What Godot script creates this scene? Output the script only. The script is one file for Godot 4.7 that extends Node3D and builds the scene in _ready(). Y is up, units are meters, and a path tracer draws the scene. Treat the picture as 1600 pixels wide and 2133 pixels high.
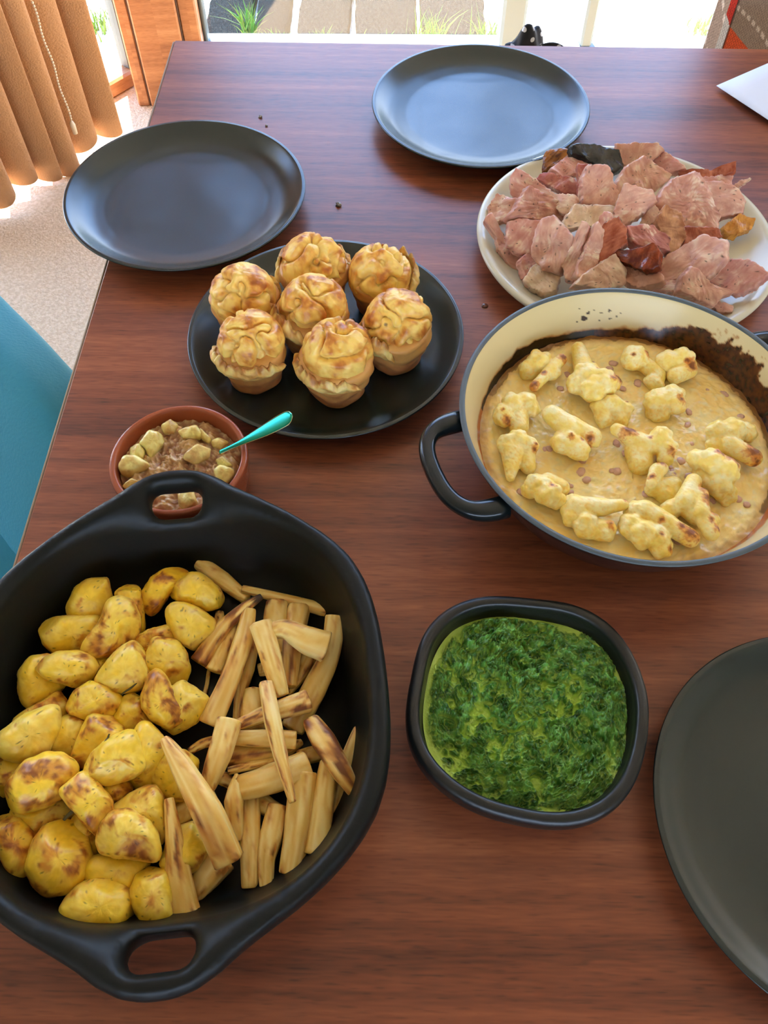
extends Node3D
# A laid dining table by a bay window: plates, a dish of roast vegetables, carved ham, cauliflower cheese, spinach, puddings.
# World: floor at y 0, table top at y 0.75, the camera stands above the near edge of the table and looks towards -z.

const TT := 0.75
var M := {}
var used := {}
var nz := FastNoiseLite.new()
var nf := FastNoiseLite.new()
var cell := FastNoiseLite.new()

func _ready():
	set_camera_and_light()
	set_noise()
	make_materials()
	build_room()
	build_garden()
	build_table()
	build_chairs()
	build_plates()
	build_baking_dish()
	build_pan()
	build_spinach()
	build_ramekin()
	build_puddings()
	build_small_things()
	place_food()

func set_camera_and_light():
	var cam := Camera3D.new()
	cam.name = "camera"
	cam.fov = 63.245
	cam.near = 0.02
	cam.far = 200.0
	add_child(cam)
	cam.position = Vector3(0, TT + 0.6078, 0)
	cam.basis = Basis(Vector3.RIGHT, deg_to_rad(-56.806)) * Basis(Vector3.BACK, deg_to_rad(0.305))
	cam.current = true
	var we := WorldEnvironment.new()
	we.name = "environment"
	var e := Environment.new()
	e.background_mode = Environment.BG_SKY
	var sky := Sky.new()
	var sm := ProceduralSkyMaterial.new()
	sm.sky_top_color = Color(0.46, 0.69, 1.0)
	sm.sky_horizon_color = Color(0.90, 0.95, 1.0)
	sm.sky_curve = 0.3
	sm.ground_horizon_color = Color(0.75, 0.78, 0.75)
	sm.ground_bottom_color = Color(0.5, 0.5, 0.45)
	sm.sky_energy_multiplier = 1.0
	sky.sky_material = sm
	e.sky = sky
	e.background_energy_multiplier = 5.0
	e.tonemap_mode = Environment.TONE_MAPPER_LINEAR
	e.tonemap_exposure = 1.9
	e.sdfgi_enabled = true
	e.ssao_enabled = true
	e.ssil_enabled = true
	we.environment = e
	add_child(we)
	var sun := DirectionalLight3D.new()
	sun.name = "sun"
	sun.light_color = Color(1.0, 0.985, 0.95)
	sun.light_energy = 8.0
	sun.light_angular_distance = 0.6
	sun.shadow_enabled = true
	sun.sky_mode = DirectionalLight3D.SKY_MODE_LIGHT_ONLY
	add_child(sun)
	var el := deg_to_rad(60.0)
	var to_sun := Vector3(-0.25 * cos(el), sin(el), -0.97 * cos(el))
	sun.look_at_from_position(to_sun * 10.0, Vector3.ZERO, Vector3.UP)

# ---------------------------------------------------------------- helpers
func lin(r: float, g: float, b: float) -> Color:
	return Color(r / 255.0, g / 255.0, b / 255.0).srgb_to_linear()

func set_noise():
	nz.seed = 11
	nz.noise_type = FastNoiseLite.TYPE_SIMPLEX_SMOOTH
	nz.frequency = 1.0
	nz.fractal_type = FastNoiseLite.FRACTAL_NONE
	nf.seed = 23
	nf.noise_type = FastNoiseLite.TYPE_SIMPLEX_SMOOTH
	nf.frequency = 1.0
	nf.fractal_type = FastNoiseLite.FRACTAL_FBM
	nf.fractal_octaves = 4
	cell.seed = 5
	cell.noise_type = FastNoiseLite.TYPE_CELLULAR
	cell.cellular_return_type = FastNoiseLite.RETURN_DISTANCE
	cell.cellular_jitter = 0.9
	cell.frequency = 1.0

func numbered(called: String) -> String:
	var n: int = used.get(called, 0)
	used[called] = n + 1
	return called if n == 0 else "%s_%03d" % [called, n]

func tag(o: Node3D, label: String, category: String, group := "", kind := ""):
	if label:
		o.set_meta("label", label)
	if category:
		o.set_meta("category", category)
	if group:
		o.set_meta("group", group)
	if kind:
		o.set_meta("kind", kind)
	return o

func thing(called: String, label: String, category: String, at := Vector3.ZERO, turn := 0.0, group := "") -> Node3D:
	var o := Node3D.new()
	o.name = numbered(called)
	add_child(o)
	o.position = at
	o.rotation.y = turn
	tag(o, label, category, group)
	return o

func obj(called: String, mesh: Mesh, mat: Material, parent: Node = self) -> MeshInstance3D:
	var o := MeshInstance3D.new()
	o.name = numbered(called) if parent == self else called
	o.mesh = mesh
	o.material_override = mat
	o.cast_shadow = GeometryInstance3D.SHADOW_CASTING_SETTING_ON
	parent.add_child(o, true)
	return o

func struct(called: String, mesh: Mesh, mat: Material, label := "", category := "") -> MeshInstance3D:
	var o := obj(called, mesh, mat)
	tag(o, label, category, "", "structure")
	return o

# a mesh from points and triangles; closed shapes are turned the right way out by their volume
func mesh_of(v: PackedVector3Array, ix: PackedInt32Array, col := PackedColorArray(), uv := PackedVector2Array(), closed := true, flat := false) -> ArrayMesh:
	if closed:
		var vol := 0.0
		for t in range(0, ix.size(), 3):
			vol += v[ix[t]].dot(v[ix[t + 1]].cross(v[ix[t + 2]]))
		if vol > 0.0:
			for t in range(0, ix.size(), 3):
				var k := ix[t]
				ix[t] = ix[t + 1]
				ix[t + 1] = k
	var a := []
	a.resize(Mesh.ARRAY_MAX)
	a[Mesh.ARRAY_VERTEX] = v
	if col.size():
		a[Mesh.ARRAY_COLOR] = col
	if uv.size():
		a[Mesh.ARRAY_TEX_UV] = uv
	a[Mesh.ARRAY_INDEX] = ix
	var st := SurfaceTool.new()
	st.create_from_arrays(a)
	if flat:
		st.deindex()
		st.set_smooth_group(-1)
	st.generate_normals()
	return st.commit()

# a grid of nu by nv points; wrap_u joins the last column to the first
func grid_ix(nu: int, nv: int, wrap_u: bool) -> PackedInt32Array:
	var ix := PackedInt32Array()
	for j in nv - 1:
		for i in (nu if wrap_u else nu - 1):
			var a := j * nu + i
			var b := j * nu + (i + 1) % nu
			ix.append_array([a, b, b + nu, a, b + nu, a + nu])
	return ix

# turned shape: profile of (radius, height), from the axis round to the axis
func lathe(profile: PackedVector2Array, segs := 96, squarish := 2.0, paint = null, shape = null) -> ArrayMesh:
	var v := PackedVector3Array()
	var col := PackedColorArray()
	for p in profile:
		for i in segs:
			var a := TAU * i / segs
			var k := 1.0
			if squarish != 2.0:
				k = pow(pow(absf(cos(a)), squarish) + pow(absf(sin(a)), squarish), -1.0 / squarish)
			var q := Vector3(cos(a) * p.x * k, p.y, sin(a) * p.x * k)
			if shape != null:
				q = shape.call(q, a, p)
			v.append(q)
			if paint != null:
				col.append(paint.call(q, a, p))
	return mesh_of(v, grid_ix(segs, profile.size(), true), col)

# a smooth run of points through the given ones
func smooth2(pts: PackedVector2Array, per: int) -> PackedVector2Array:
	var out := PackedVector2Array()
	for i in pts.size() - 1:
		var p0 := pts[maxi(i - 1, 0)]
		var p3 := pts[mini(i + 2, pts.size() - 1)]
		for k in per:
			out.append(pts[i].cubic_interpolate(pts[i + 1], p0, p3, float(k) / per))
	out.append(pts[pts.size() - 1])
	return out

func box_mesh(size: Vector3, bevel := 0.004, centre := Vector3.ZERO) -> ArrayMesh:
	var st := SurfaceTool.new()
	st.begin(Mesh.PRIMITIVE_TRIANGLES)
	add_box(st, size, bevel, Transform3D(Basis(), centre))
	st.generate_normals()
	return st.commit()

# a box with chamfered edges, drawn as the hull of 24 points; uv in metres along the two long sides of each face
func add_box(st: SurfaceTool, size: Vector3, bevel: float, t := Transform3D()):
	var h := size * 0.5
	var b := minf(bevel, minf(h.x, minf(h.y, h.z)) * 0.6)
	var pt := func(s: Vector3, axis: int) -> Vector3:
		var q := (h - Vector3(b, b, b)) * s
		q[axis] = h[axis] * s[axis]
		return q
	var face := func(ps: Array):
		var n: Vector3 = (ps[1] - ps[0]).cross(ps[2] - ps[0])
		var mid := Vector3.ZERO
		for q in ps:
			mid += q / ps.size()
		if n.dot(mid) > 0.0:
			ps.reverse()
		st.set_smooth_group(-1)
		var ax := n.abs().max_axis_index()
		for k in range(1, ps.size() - 1):
			for q in [ps[0], ps[k], ps[k + 1]]:
				st.set_uv(Vector2(q.x, q.z) if ax == 1 else Vector2(q.z, q.y) if ax == 0 else Vector2(q.x, q.y))
				st.add_vertex(t * q)
	var sg := [-1.0, 1.0]
	for ax in 3:
		var o1 := (ax + 1) % 3
		var o2 := (ax + 2) % 3
		for s in sg:
			var ps := []
			for c in [[-1.0, -1.0], [1.0, -1.0], [1.0, 1.0], [-1.0, 1.0]]:
				var w := Vector3.ZERO
				w[ax] = s
				w[o1] = c[0]
				w[o2] = c[1]
				ps.append(pt.call(w, ax))
			face.call(ps)
		for s1 in sg:
			for s2 in sg:
				var ps := []
				for e in [[-1.0, o1], [1.0, o1], [1.0, o2], [-1.0, o2]]:
					var w := Vector3.ZERO
					w[ax] = e[0]
					w[o1] = s1
					w[o2] = s2
					ps.append(pt.call(w, e[1]))
				face.call(ps)
	for sx in sg:
		for sy in sg:
			for sz in sg:
				var w := Vector3(sx, sy, sz)
				face.call([pt.call(w, 0), pt.call(w, 1), pt.call(w, 2)])

# a tube along points; size gives half width and half height at each point
func sweep(path: PackedVector3Array, size: PackedVector2Array, segs := 16, power := 2.0, up := Vector3.UP, closed_path := false) -> ArrayMesh:
	var v := PackedVector3Array()
	var n := path.size()
	for i in n:
		var t := (path[(i + 1) % n if closed_path else mini(i + 1, n - 1)] - path[(i + n - 1) % n if closed_path else maxi(i - 1, 0)]).normalized()
		var side := t.cross(up).normalized()
		var top := side.cross(t)
		for k in segs:
			var a := TAU * k / segs
			var r := pow(pow(absf(cos(a)), power) + pow(absf(sin(a)), power), -1.0 / power)
			v.append(path[i] + side * (cos(a) * r * size[i].x) + top * (sin(a) * r * size[i].y))
	var ix := grid_ix(segs, n, true)
	if closed_path:
		for k in segs:
			var a := (n - 1) * segs + k
			var b := (n - 1) * segs + (k + 1) % segs
			ix.append_array([a, b, (k + 1) % segs, a, (k + 1) % segs, k])
	else:
		for c in [[0, 1], [n - 1, -1]]:
			v.append(path[c[0]])
			for k in segs:
				var p: int = c[0] * segs + k
				var q: int = c[0] * segs + (k + 1) % segs
				ix.append_array([v.size() - 1, q, p] if c[1] == 1 else [v.size() - 1, p, q])
	return mesh_of(v, ix)

# the surface where field() is 0, as surface nets on a grid of cells
func nets(lo: Vector3, n: Vector3i, h: float, field: Callable) -> Array:
	var g := PackedFloat32Array()
	g.resize(n.x * n.y * n.z)
	var k := 0
	for z in n.z:
		for y in n.y:
			for x in n.x:
				g[k] = field.call(lo + Vector3(x, y, z) * h)
				k += 1
	var sy := n.x
	var sz := n.x * n.y
	var off := [0, 1, sy, sy + 1, sz, sz + 1, sz + sy, sz + sy + 1]
	var edges := [[0, 1], [2, 3], [4, 5], [6, 7], [0, 2], [1, 3], [4, 6], [5, 7], [0, 4], [1, 5], [2, 6], [3, 7]]
	var corner := []
	for c in 8:
		corner.append(Vector3(c & 1, (c >> 1) & 1, (c >> 2) & 1))
	var at := PackedInt32Array()
	at.resize(g.size())
	at.fill(-1)
	var v := PackedVector3Array()
	for z in n.z - 1:
		for y in n.y - 1:
			var row := z * sz + y * sy
			for x in n.x - 1:
				var i := row + x
				var s := g[i] < 0.0
				if (g[i + 1] < 0.0) == s and (g[i + sy] < 0.0) == s and (g[i + sy + 1] < 0.0) == s and (g[i + sz] < 0.0) == s and (g[i + sz + 1] < 0.0) == s and (g[i + sz + sy] < 0.0) == s and (g[i + sz + sy + 1] < 0.0) == s:
					continue
				var sum := Vector3.ZERO
				var m := 0
				for e in edges:
					var a: float = g[i + off[e[0]]]
					var b: float = g[i + off[e[1]]]
					if (a < 0.0) != (b < 0.0):
						sum += corner[e[0]].lerp(corner[e[1]], a / (a - b))
						m += 1
				at[i] = v.size()
				v.append(lo + (Vector3(x, y, z) + sum / m) * h)
	var ix := PackedInt32Array()
	for z in range(1, n.z - 1):
		for y in range(1, n.y - 1):
			for x in range(1, n.x - 1):
				var i := z * sz + y * sy + x
				var s := g[i] < 0.0
				for d in [[1, sy, sz], [sy, sz, 1], [sz, 1, sy]]:
					if (g[i + d[0]] < 0.0) != s:
						var q := [at[i], at[i - d[1]], at[i - d[1] - d[2]], at[i - d[2]]]
						if s:
							ix.append_array([q[0], q[2], q[1], q[0], q[3], q[2]])
						else:
							ix.append_array([q[0], q[1], q[2], q[0], q[2], q[3]])
	return [v, ix]

func smin(a: float, b: float, k: float) -> float:
	var h := maxf(k - absf(a - b), 0.0) / k
	return minf(a, b) - h * h * k * 0.25

func smax(a: float, b: float, k: float) -> float:
	return -smin(-a, -b, k)

# ---------------------------------------------------------------- materials
func mat(color: Color, rough: float, vertex := false, metal := 0.0) -> StandardMaterial3D:
	var m := StandardMaterial3D.new()
	m.albedo_color = color
	m.roughness = rough
	m.metallic = metal
	m.vertex_color_use_as_albedo = vertex
	return m

func noise_tex(size: int, freq: float, seed_: int, normal := false, bump := 4.0, octaves := 4, kind := FastNoiseLite.TYPE_SIMPLEX_SMOOTH) -> NoiseTexture2D:
	var t := NoiseTexture2D.new()
	t.width = size
	t.height = size
	t.seamless = true
	t.as_normal_map = normal
	t.bump_strength = bump
	var n := FastNoiseLite.new()
	n.seed = seed_
	n.noise_type = kind
	n.frequency = freq
	n.fractal_octaves = octaves
	t.noise = n
	return t

func rough_skin(m: StandardMaterial3D, tex: Texture2D, scale: float, strength: float):
	m.normal_enabled = true
	m.normal_texture = tex
	m.normal_scale = strength
	m.uv1_triplanar = true
	m.uv1_scale = Vector3(scale, scale, scale)
	return m

# dark reddish veneer: streaks that run along u, fine pores and broad bands; 1024 along the grain, 2048 across
func wood_image(w: int, h: int, seed_: int, stops: Array, band: float, pore: float) -> Image:
	var n := FastNoiseLite.new()
	n.noise_type = FastNoiseLite.TYPE_SIMPLEX_SMOOTH
	var layers := []
	for k in [[110, 1600, 0.34, 2], [26, 1024, 0.10, 3], [7, 512, 0.030, 4], [150, 2048, 0.36, 1]]:
		n.seed = seed_ + layers.size()
		n.frequency = k[2]
		n.fractal_octaves = k[3]
		var im: Image = n.get_image(k[0], k[1] * h / 2048)
		im.resize(w, h, Image.INTERPOLATE_CUBIC)
		im.convert(Image.FORMAT_L8)
		layers.append(im.get_data())
	var ramp := Gradient.new()
	ramp.offsets = PackedFloat32Array([0.0, 0.4, 0.65, 1.0])
	ramp.colors = PackedColorArray(stops)
	var lut := []
	for k in 256:
		var c := ramp.sample(k / 255.0)
		lut.append([int(c.r * 255), int(c.g * 255), int(c.b * 255)])
	var out := PackedByteArray()
	out.resize(w * h * 3)
	var a: PackedByteArray = layers[0]
	var b: PackedByteArray = layers[1]
	var c2: PackedByteArray = layers[2]
	var p: PackedByteArray = layers[3]
	for i in w * h:
		var t := 0.30 * (a[i] - 128) + 0.36 * (b[i] - 128) + band * 1.35 * (c2[i] - 128) + 138.0
		if p[i] < 76:
			t -= pore * (76 - p[i])
		var q: Array = lut[clampi(int(t), 0, 255)]
		out[i * 3] = q[0]
		out[i * 3 + 1] = q[1]
		out[i * 3 + 2] = q[2]
	return Image.create_from_data(w, h, false, Image.FORMAT_RGB8, out)

func make_materials():
	var skin := noise_tex(256, 0.035, 3, true, 6.0)
	var fine := noise_tex(256, 0.11, 4, true, 5.0, 3)
	M.skin = skin
	# table veneer
	var t := mat(Color.WHITE, 0.36)
	t.metallic_specular = 0.5
	t.albedo_texture = ImageTexture.create_from_image(wood_image(1024, 2048, 41, [Color8(72, 36, 24), Color8(122, 65, 41), Color8(146, 80, 50), Color8(182, 108, 68)], 0.34, 0.9))
	t.uv1_scale = Vector3(0.85, 0.70, 1)
	t.uv1_offset = Vector3(0.5, 0.5, 0)
	M.table = t
	M.edge_highlight = mat(Color8(150, 125, 95), 0.5)  # pale tone holds the highlight along the veneer edge
	M.leg = mat(Color8(80, 42, 30), 0.5)
	var oak := mat(Color.WHITE, 0.45)
	oak.albedo_texture = ImageTexture.create_from_image(wood_image(512, 1024, 77, [Color8(116, 72, 42), Color8(160, 104, 64), Color8(178, 122, 78), Color8(196, 144, 100)], 0.30, 0.5))
	oak.uv1_triplanar = true
	oak.uv1_scale = Vector3(1.2, 1.2, 1.2)
	M.oak = oak
	M.oak_dark = mat(Color8(60, 32, 18), 0.6)
	M.upvc = mat(Color8(138, 150, 154), 0.5)
	M.seal = mat(Color8(70, 78, 80), 0.5)
	M.paint = mat(Color8(196, 186, 168), 0.9)
	M.ceiling = mat(Color8(168, 160, 146), 0.95)
	var glass := mat(Color(0.05, 0.07, 0.06, 0.01), 0.02)
	glass.transparency = BaseMaterial3D.TRANSPARENCY_ALPHA
	M.glass = glass
	# carpet: short looped pile in two beiges
	var car := mat(Color.WHITE, 0.95)
	var ct := noise_tex(512, 0.05, 8, false, 1.0, 5)
	var g := Gradient.new()
	g.offsets = PackedFloat32Array([0.2, 0.5, 0.8])
	g.colors = PackedColorArray([Color8(208, 178, 142), Color8(218, 190, 154), Color8(228, 202, 168)])
	ct.color_ramp = g
	car.albedo_texture = ct
	car.uv1_triplanar = true
	car.uv1_scale = Vector3(3.0, 3.0, 3.0)
	car.heightmap_enabled = true
	car.heightmap_texture = noise_tex(512, 0.09, 9, false, 1.0, 4)
	car.heightmap_scale = 0.25
	M.carpet = car
	# dark tableware
	M.plate = mat(Color8(26, 38, 35), 0.26)
	rough_skin(M.plate, noise_tex(256, 0.006, 21, true, 8.0, 2), 6.0, 0.12)
	M.plate.metallic_specular = 0.58
	M.rim = mat(Color8(70, 78, 76), 0.4)
	M.dish = mat(Color8(15, 18, 15), 0.44)
	M.dish.metallic_specular = 0.36
	rough_skin(M.dish, skin, 14.0, 0.06)
	M.iron = mat(Color8(14, 21, 21), 0.14)
	M.iron.clearcoat_enabled = true
	M.iron.clearcoat = 0.25
	M.iron.metallic_specular = 0.4
	M.iron_rim = mat(Color8(78, 88, 92), 0.4)
	M.enamel = mat(Color.WHITE, 0.22, true)
	M.bowl = mat(Color8(20, 22, 20), 0.36)
	rough_skin(M.bowl, skin, 20.0, 0.12)
	M.cream = mat(Color8(212, 206, 180), 0.2)
	M.terra = mat(Color8(164, 84, 54), 0.2, false)
	rough_skin(M.terra, fine, 10.0, 0.08)
	# food
	M.potato = mat(Color.WHITE, 0.38, true)
	rough_skin(M.potato, skin, 30.0, 0.12)
	M.parsnip = mat(Color.WHITE, 0.45, true)
	rough_skin(M.parsnip, skin, 34.0, 0.10)
	M.meat = mat(Color.WHITE, 0.34, true)
	rough_skin(M.meat, skin, 40.0, 0.16)
	M.glaze = mat(Color.WHITE, 0.16, true)
	rough_skin(M.glaze, skin, 34.0, 0.25)
	M.floret = mat(Color.WHITE, 0.42, true)
	rough_skin(M.floret, skin, 40.0, 0.12)
	M.sauce = mat(Color.WHITE, 0.24, true)
	rough_skin(M.sauce, skin, 18.0, 0.12)
	M.onion = mat(Color8(216, 172, 150), 0.3)
	M.spinach = mat(Color.WHITE, 0.17, true)
	rough_skin(M.spinach, fine, 26.0, 0.3)
	M.apple = mat(Color.WHITE, 0.2, true)
	rough_skin(M.apple, skin, 40.0, 0.35)
	M.batter = mat(Color.WHITE, 0.42, true)
	rough_skin(M.batter, skin, 24.0, 0.16)
	for k in ["potato", "parsnip", "meat", "floret", "sauce", "apple", "batter"]:
		M[k].subsurf_scatter_enabled = true
		M[k].subsurf_scatter_strength = 0.12
	var sp := mat(Color8(40, 150, 130), 0.22, false, 0.9)
	M.spoon = sp
	M.spoon_edge = mat(Color8(190, 180, 130), 0.25, false, 0.9)
	M.herb = mat(Color8(92, 84, 44), 0.7)
	M.crumb = mat(Color8(150, 140, 130), 0.25)
	M.water = mat(Color8(96, 50, 36), 0.05)
	M.paper = mat(Color8(222, 228, 240), 0.7)
	# velvet
	var vel := mat(Color8(50, 138, 160), 0.85)
	vel.rim_enabled = true
	vel.rim = 0.9
	vel.rim_tint = 0.5
	vel.uv1_triplanar = true
	rough_skin(vel, noise_tex(512, 0.05, 31, true, 5.0), 7.0, 0.35)
	M.velvet = vel
	# outdoors
	var gr := mat(Color8(214, 208, 190), 0.95)
	rough_skin(gr, fine, 2.0, 0.6)
	M.gravel = gr
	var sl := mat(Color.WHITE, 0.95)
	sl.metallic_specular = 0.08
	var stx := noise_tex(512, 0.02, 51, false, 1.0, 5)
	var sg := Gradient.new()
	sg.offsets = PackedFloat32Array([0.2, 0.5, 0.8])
	sg.colors = PackedColorArray([Color8(20, 25, 28), Color8(29, 34, 37), Color8(42, 47, 49)])  # dark tones carry the shadow that lies on the paving
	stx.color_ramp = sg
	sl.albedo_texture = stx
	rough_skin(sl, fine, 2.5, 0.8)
	M.shaded_stone = sl
	M.grass = mat(Color.WHITE, 0.7, true)
	M.grass.backlight_enabled = true
	M.grass.backlight = Color(0.35, 0.5, 0.1)
	M.reflection_hedge = mat(Color8(52, 84, 34), 0.9)
	var cur := mat(Color.WHITE, 0.9)
	cur.albedo_color = Color8(186, 140, 98)
	rough_skin(cur, fine, 6.0, 0.5)
	cur.backlight_enabled = true
	cur.backlight = Color(0.12, 0.09, 0.06)
	M.curtain = cur
	M.bead = mat(Color8(222, 206, 176), 0.3)
	M.fabric = patchwork_material()
	M.dots = dots_material()

# patchwork upholstery: a taupe weave with dashed stitching, a red and an orange field and a white quilted field
func patchwork_material() -> StandardMaterial3D:
	var im := Image.create(512, 512, false, Image.FORMAT_RGB8)
	var rng := RandomNumberGenerator.new()
	rng.seed = 6
	for y in 512:
		for x in 512:
			var q := Vector2(x, y) / 512.0
			var d := (q - Vector2(-0.10, 1.15)).length()
			var c := Color8(158, 138, 122)
			if q.x < 0.06:
				c = Color8(238, 238, 238) if q.y > 0.715 - (0.06 - q.x) * 1.1 else Color8(222, 70, 58)
			elif q.y > 0.715 + 0.52 * (q.x - 0.06) and q.x < 0.5:
				c = Color8(222, 92, 50)
			elif fmod(d * 16.0, 1.0) < 0.14 and fmod(q.x * 50.0, 1.0) < 0.6:
				c = Color8(214, 200, 186)
			if absf(q.x - 0.06) < 0.003:
				c = c.darkened(0.4)
			c = c * (0.86 + 0.2 * rng.randf() + (0.1 if (x / 2 + y / 2) % 2 == 0 else -0.04))
			im.set_pixel(x, y, c)
	var m := mat(Color.WHITE, 0.95)
	m.albedo_texture = ImageTexture.create_from_image(im)
	m.uv1_scale = Vector3(1.0 / 0.52, -1.0 / 0.72, 1)
	m.uv1_offset = Vector3(0.5, 0.5, 0)
	return m

func dots_material() -> StandardMaterial3D:
	var im := Image.create(128, 128, false, Image.FORMAT_RGB8)
	im.fill(Color8(24, 27, 32))
	for y in 128:
		for x in 128:
			for c in [Vector2(32, 32), Vector2(96, 96)]:
				if (Vector2(x, y) - c).length() < 15.0:
					im.set_pixel(x, y, Color8(225, 228, 232))
	var m := mat(Color.WHITE, 0.7)
	m.albedo_texture = ImageTexture.create_from_image(im)
	m.uv1_triplanar = true
	m.uv1_triplanar_sharpness = 8.0
	m.uv1_scale = Vector3(30, 30, 30)
	return m

# ---------------------------------------------------------------- room
func slab(called: String, m: Material, from: Vector3, to: Vector3, parent: Node = self, bevel := 0.003) -> MeshInstance3D:
	var o := obj(called, box_mesh((to - from).abs(), bevel), m, parent)
	o.position = (from + to) * 0.5
	return o

func shell(called: String, m: Material, from: Vector3, to: Vector3, label: String, category: String) -> MeshInstance3D:
	var o := slab(called, m, from, to)
	return tag(o, label, category, "", "structure")

func build_room():
	shell("floor", M.carpet, Vector3(-1.9, -0.12, -2.42), Vector3(3.2, 0, 3.4), "beige short pile carpet covering the room's floor", "floor")
	shell("ceiling", M.ceiling, Vector3(-2.2, 2.4, -2.5), Vector3(3.4, 2.6, 3.6), "white ceiling over the dining room", "ceiling")
	shell("wall_left", M.paint, Vector3(-1.9, 0, -1.45), Vector3(-1.7, 2.4, 3.4), "cream wall left of the bay window", "wall")
	# front: a low kerb under the glass and a lintel above it
	shell("wall_front", M.paint, Vector3(-0.52, 2.12, -2.44), Vector3(3.0, 2.4, -2.32), "cream lintel above the front window", "wall")
	shell("trim_1", M.upvc, Vector3(-0.52, 0, -2.42), Vector3(3.0, 0.13, -2.34), "white sill under the front window", "trim")
	# right wall is solid; the back wall has an added opening for fill light
	shell("wall_right", M.paint, Vector3(3.0, 0, -2.44), Vector3(3.2, 2.4, 3.4), "cream wall at the right end of the room", "wall")
	shell("wall_back", M.paint, Vector3(-1.9, 0, 3.3), Vector3(3.2, 1.0, 3.5), "cream wall under the added fill light opening behind the viewer", "wall")
	shell("trim_2", M.paint, Vector3(-1.9, 2.15, 3.3), Vector3(3.2, 2.4, 3.5), "cream lintel above the added fill light opening behind the viewer", "trim")
	# corner post of the bay: three wooden faces, the left jamb and a pale strip before the glass
	var post := thing("trim_3", "", "", Vector3(-0.60, 0, -2.33), deg_to_rad(6))
	tag(post, "wooden corner post of the bay window beside the curtain", "post", "", "structure")
	slab("panel", M.oak, Vector3(-0.075, 0, -0.03), Vector3(0.045, 2.12, 0.06), post, 0.004)
	slab("jamb", M.oak, Vector3(-0.112, 0, -0.06), Vector3(-0.079, 2.12, 0.05), post, 0.004)
	slab("strip", M.oak, Vector3(0.048, 0, -0.06), Vector3(0.095, 2.12, 0.045), post, 0.004)
	slab("groove", M.oak_dark, Vector3(-0.08, 0, -0.04), Vector3(0.049, 2.11, 0.05), post, 0.002)
	# front window: seal, white uprights and panes
	var win := thing("window_1", "", "", Vector3(0, 0.13, -2.38))
	tag(win, "front window with white uprights looking onto the garden", "window", "", "structure")
	slab("seal", M.seal, Vector3(-0.507, 0, -0.02), Vector3(-0.497, 1.99, 0.02), win)
	slab("upright", M.upvc, Vector3(0.312, 0, -0.03), Vector3(0.378, 1.99, 0.035), win, 0.008)
	slab("upright", M.upvc, Vector3(0.538, 0, -0.03), Vector3(0.570, 1.99, 0.03), win, 0.006)
	slab("upright", M.upvc, Vector3(1.70, 0, -0.03), Vector3(1.76, 1.99, 0.035), win, 0.008)
	slab("rail", M.upvc, Vector3(-0.5, 1.93, -0.03), Vector3(3.0, 1.99, 0.035), win, 0.008)
	slab("pane", M.glass, Vector3(-0.497, 0, -0.003), Vector3(0.312, 1.93, 0.003), win, 0.0005)
	slab("pane", M.glass, Vector3(0.378, 0, -0.003), Vector3(0.538, 1.93, 0.003), win, 0.0005)
	slab("pane", M.glass, Vector3(0.570, 0, -0.003), Vector3(1.70, 1.93, 0.003), win, 0.0005)
	slab("pane", M.glass, Vector3(1.76, 0, -0.003), Vector3(3.0, 1.93, 0.003), win, 0.0005)
	# slanted side of the bay, running from the post towards the left wall
	var bay := thing("window_2", "", "", Vector3(-0.735, 0, -2.42), atan2(-0.785, -0.62))
	tag(bay, "slanted bay window side with a grey frame and wooden threshold", "window", "", "structure")
	# local x runs along the wall away from the post
	slab("threshold", M.oak, Vector3(0, 0, -0.03), Vector3(1.30, 0.045, 0.025), bay, 0.006)
	slab("frame", M.seal, Vector3(0.0, 0.045, -0.02), Vector3(0.035, 2.12, 0.02), bay, 0.003)
	slab("frame", M.seal, Vector3(1.26, 0.045, -0.02), Vector3(1.30, 2.12, 0.02), bay, 0.003)
	slab("pane", M.glass, Vector3(0.035, 0.045, -0.003), Vector3(1.26, 2.12, 0.003), bay, 0.0005)
	slab("lintel", M.paint, Vector3(-0.1, 2.12, -0.06), Vector3(1.4, 2.4, 0.06), bay)
	build_curtain()

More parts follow.
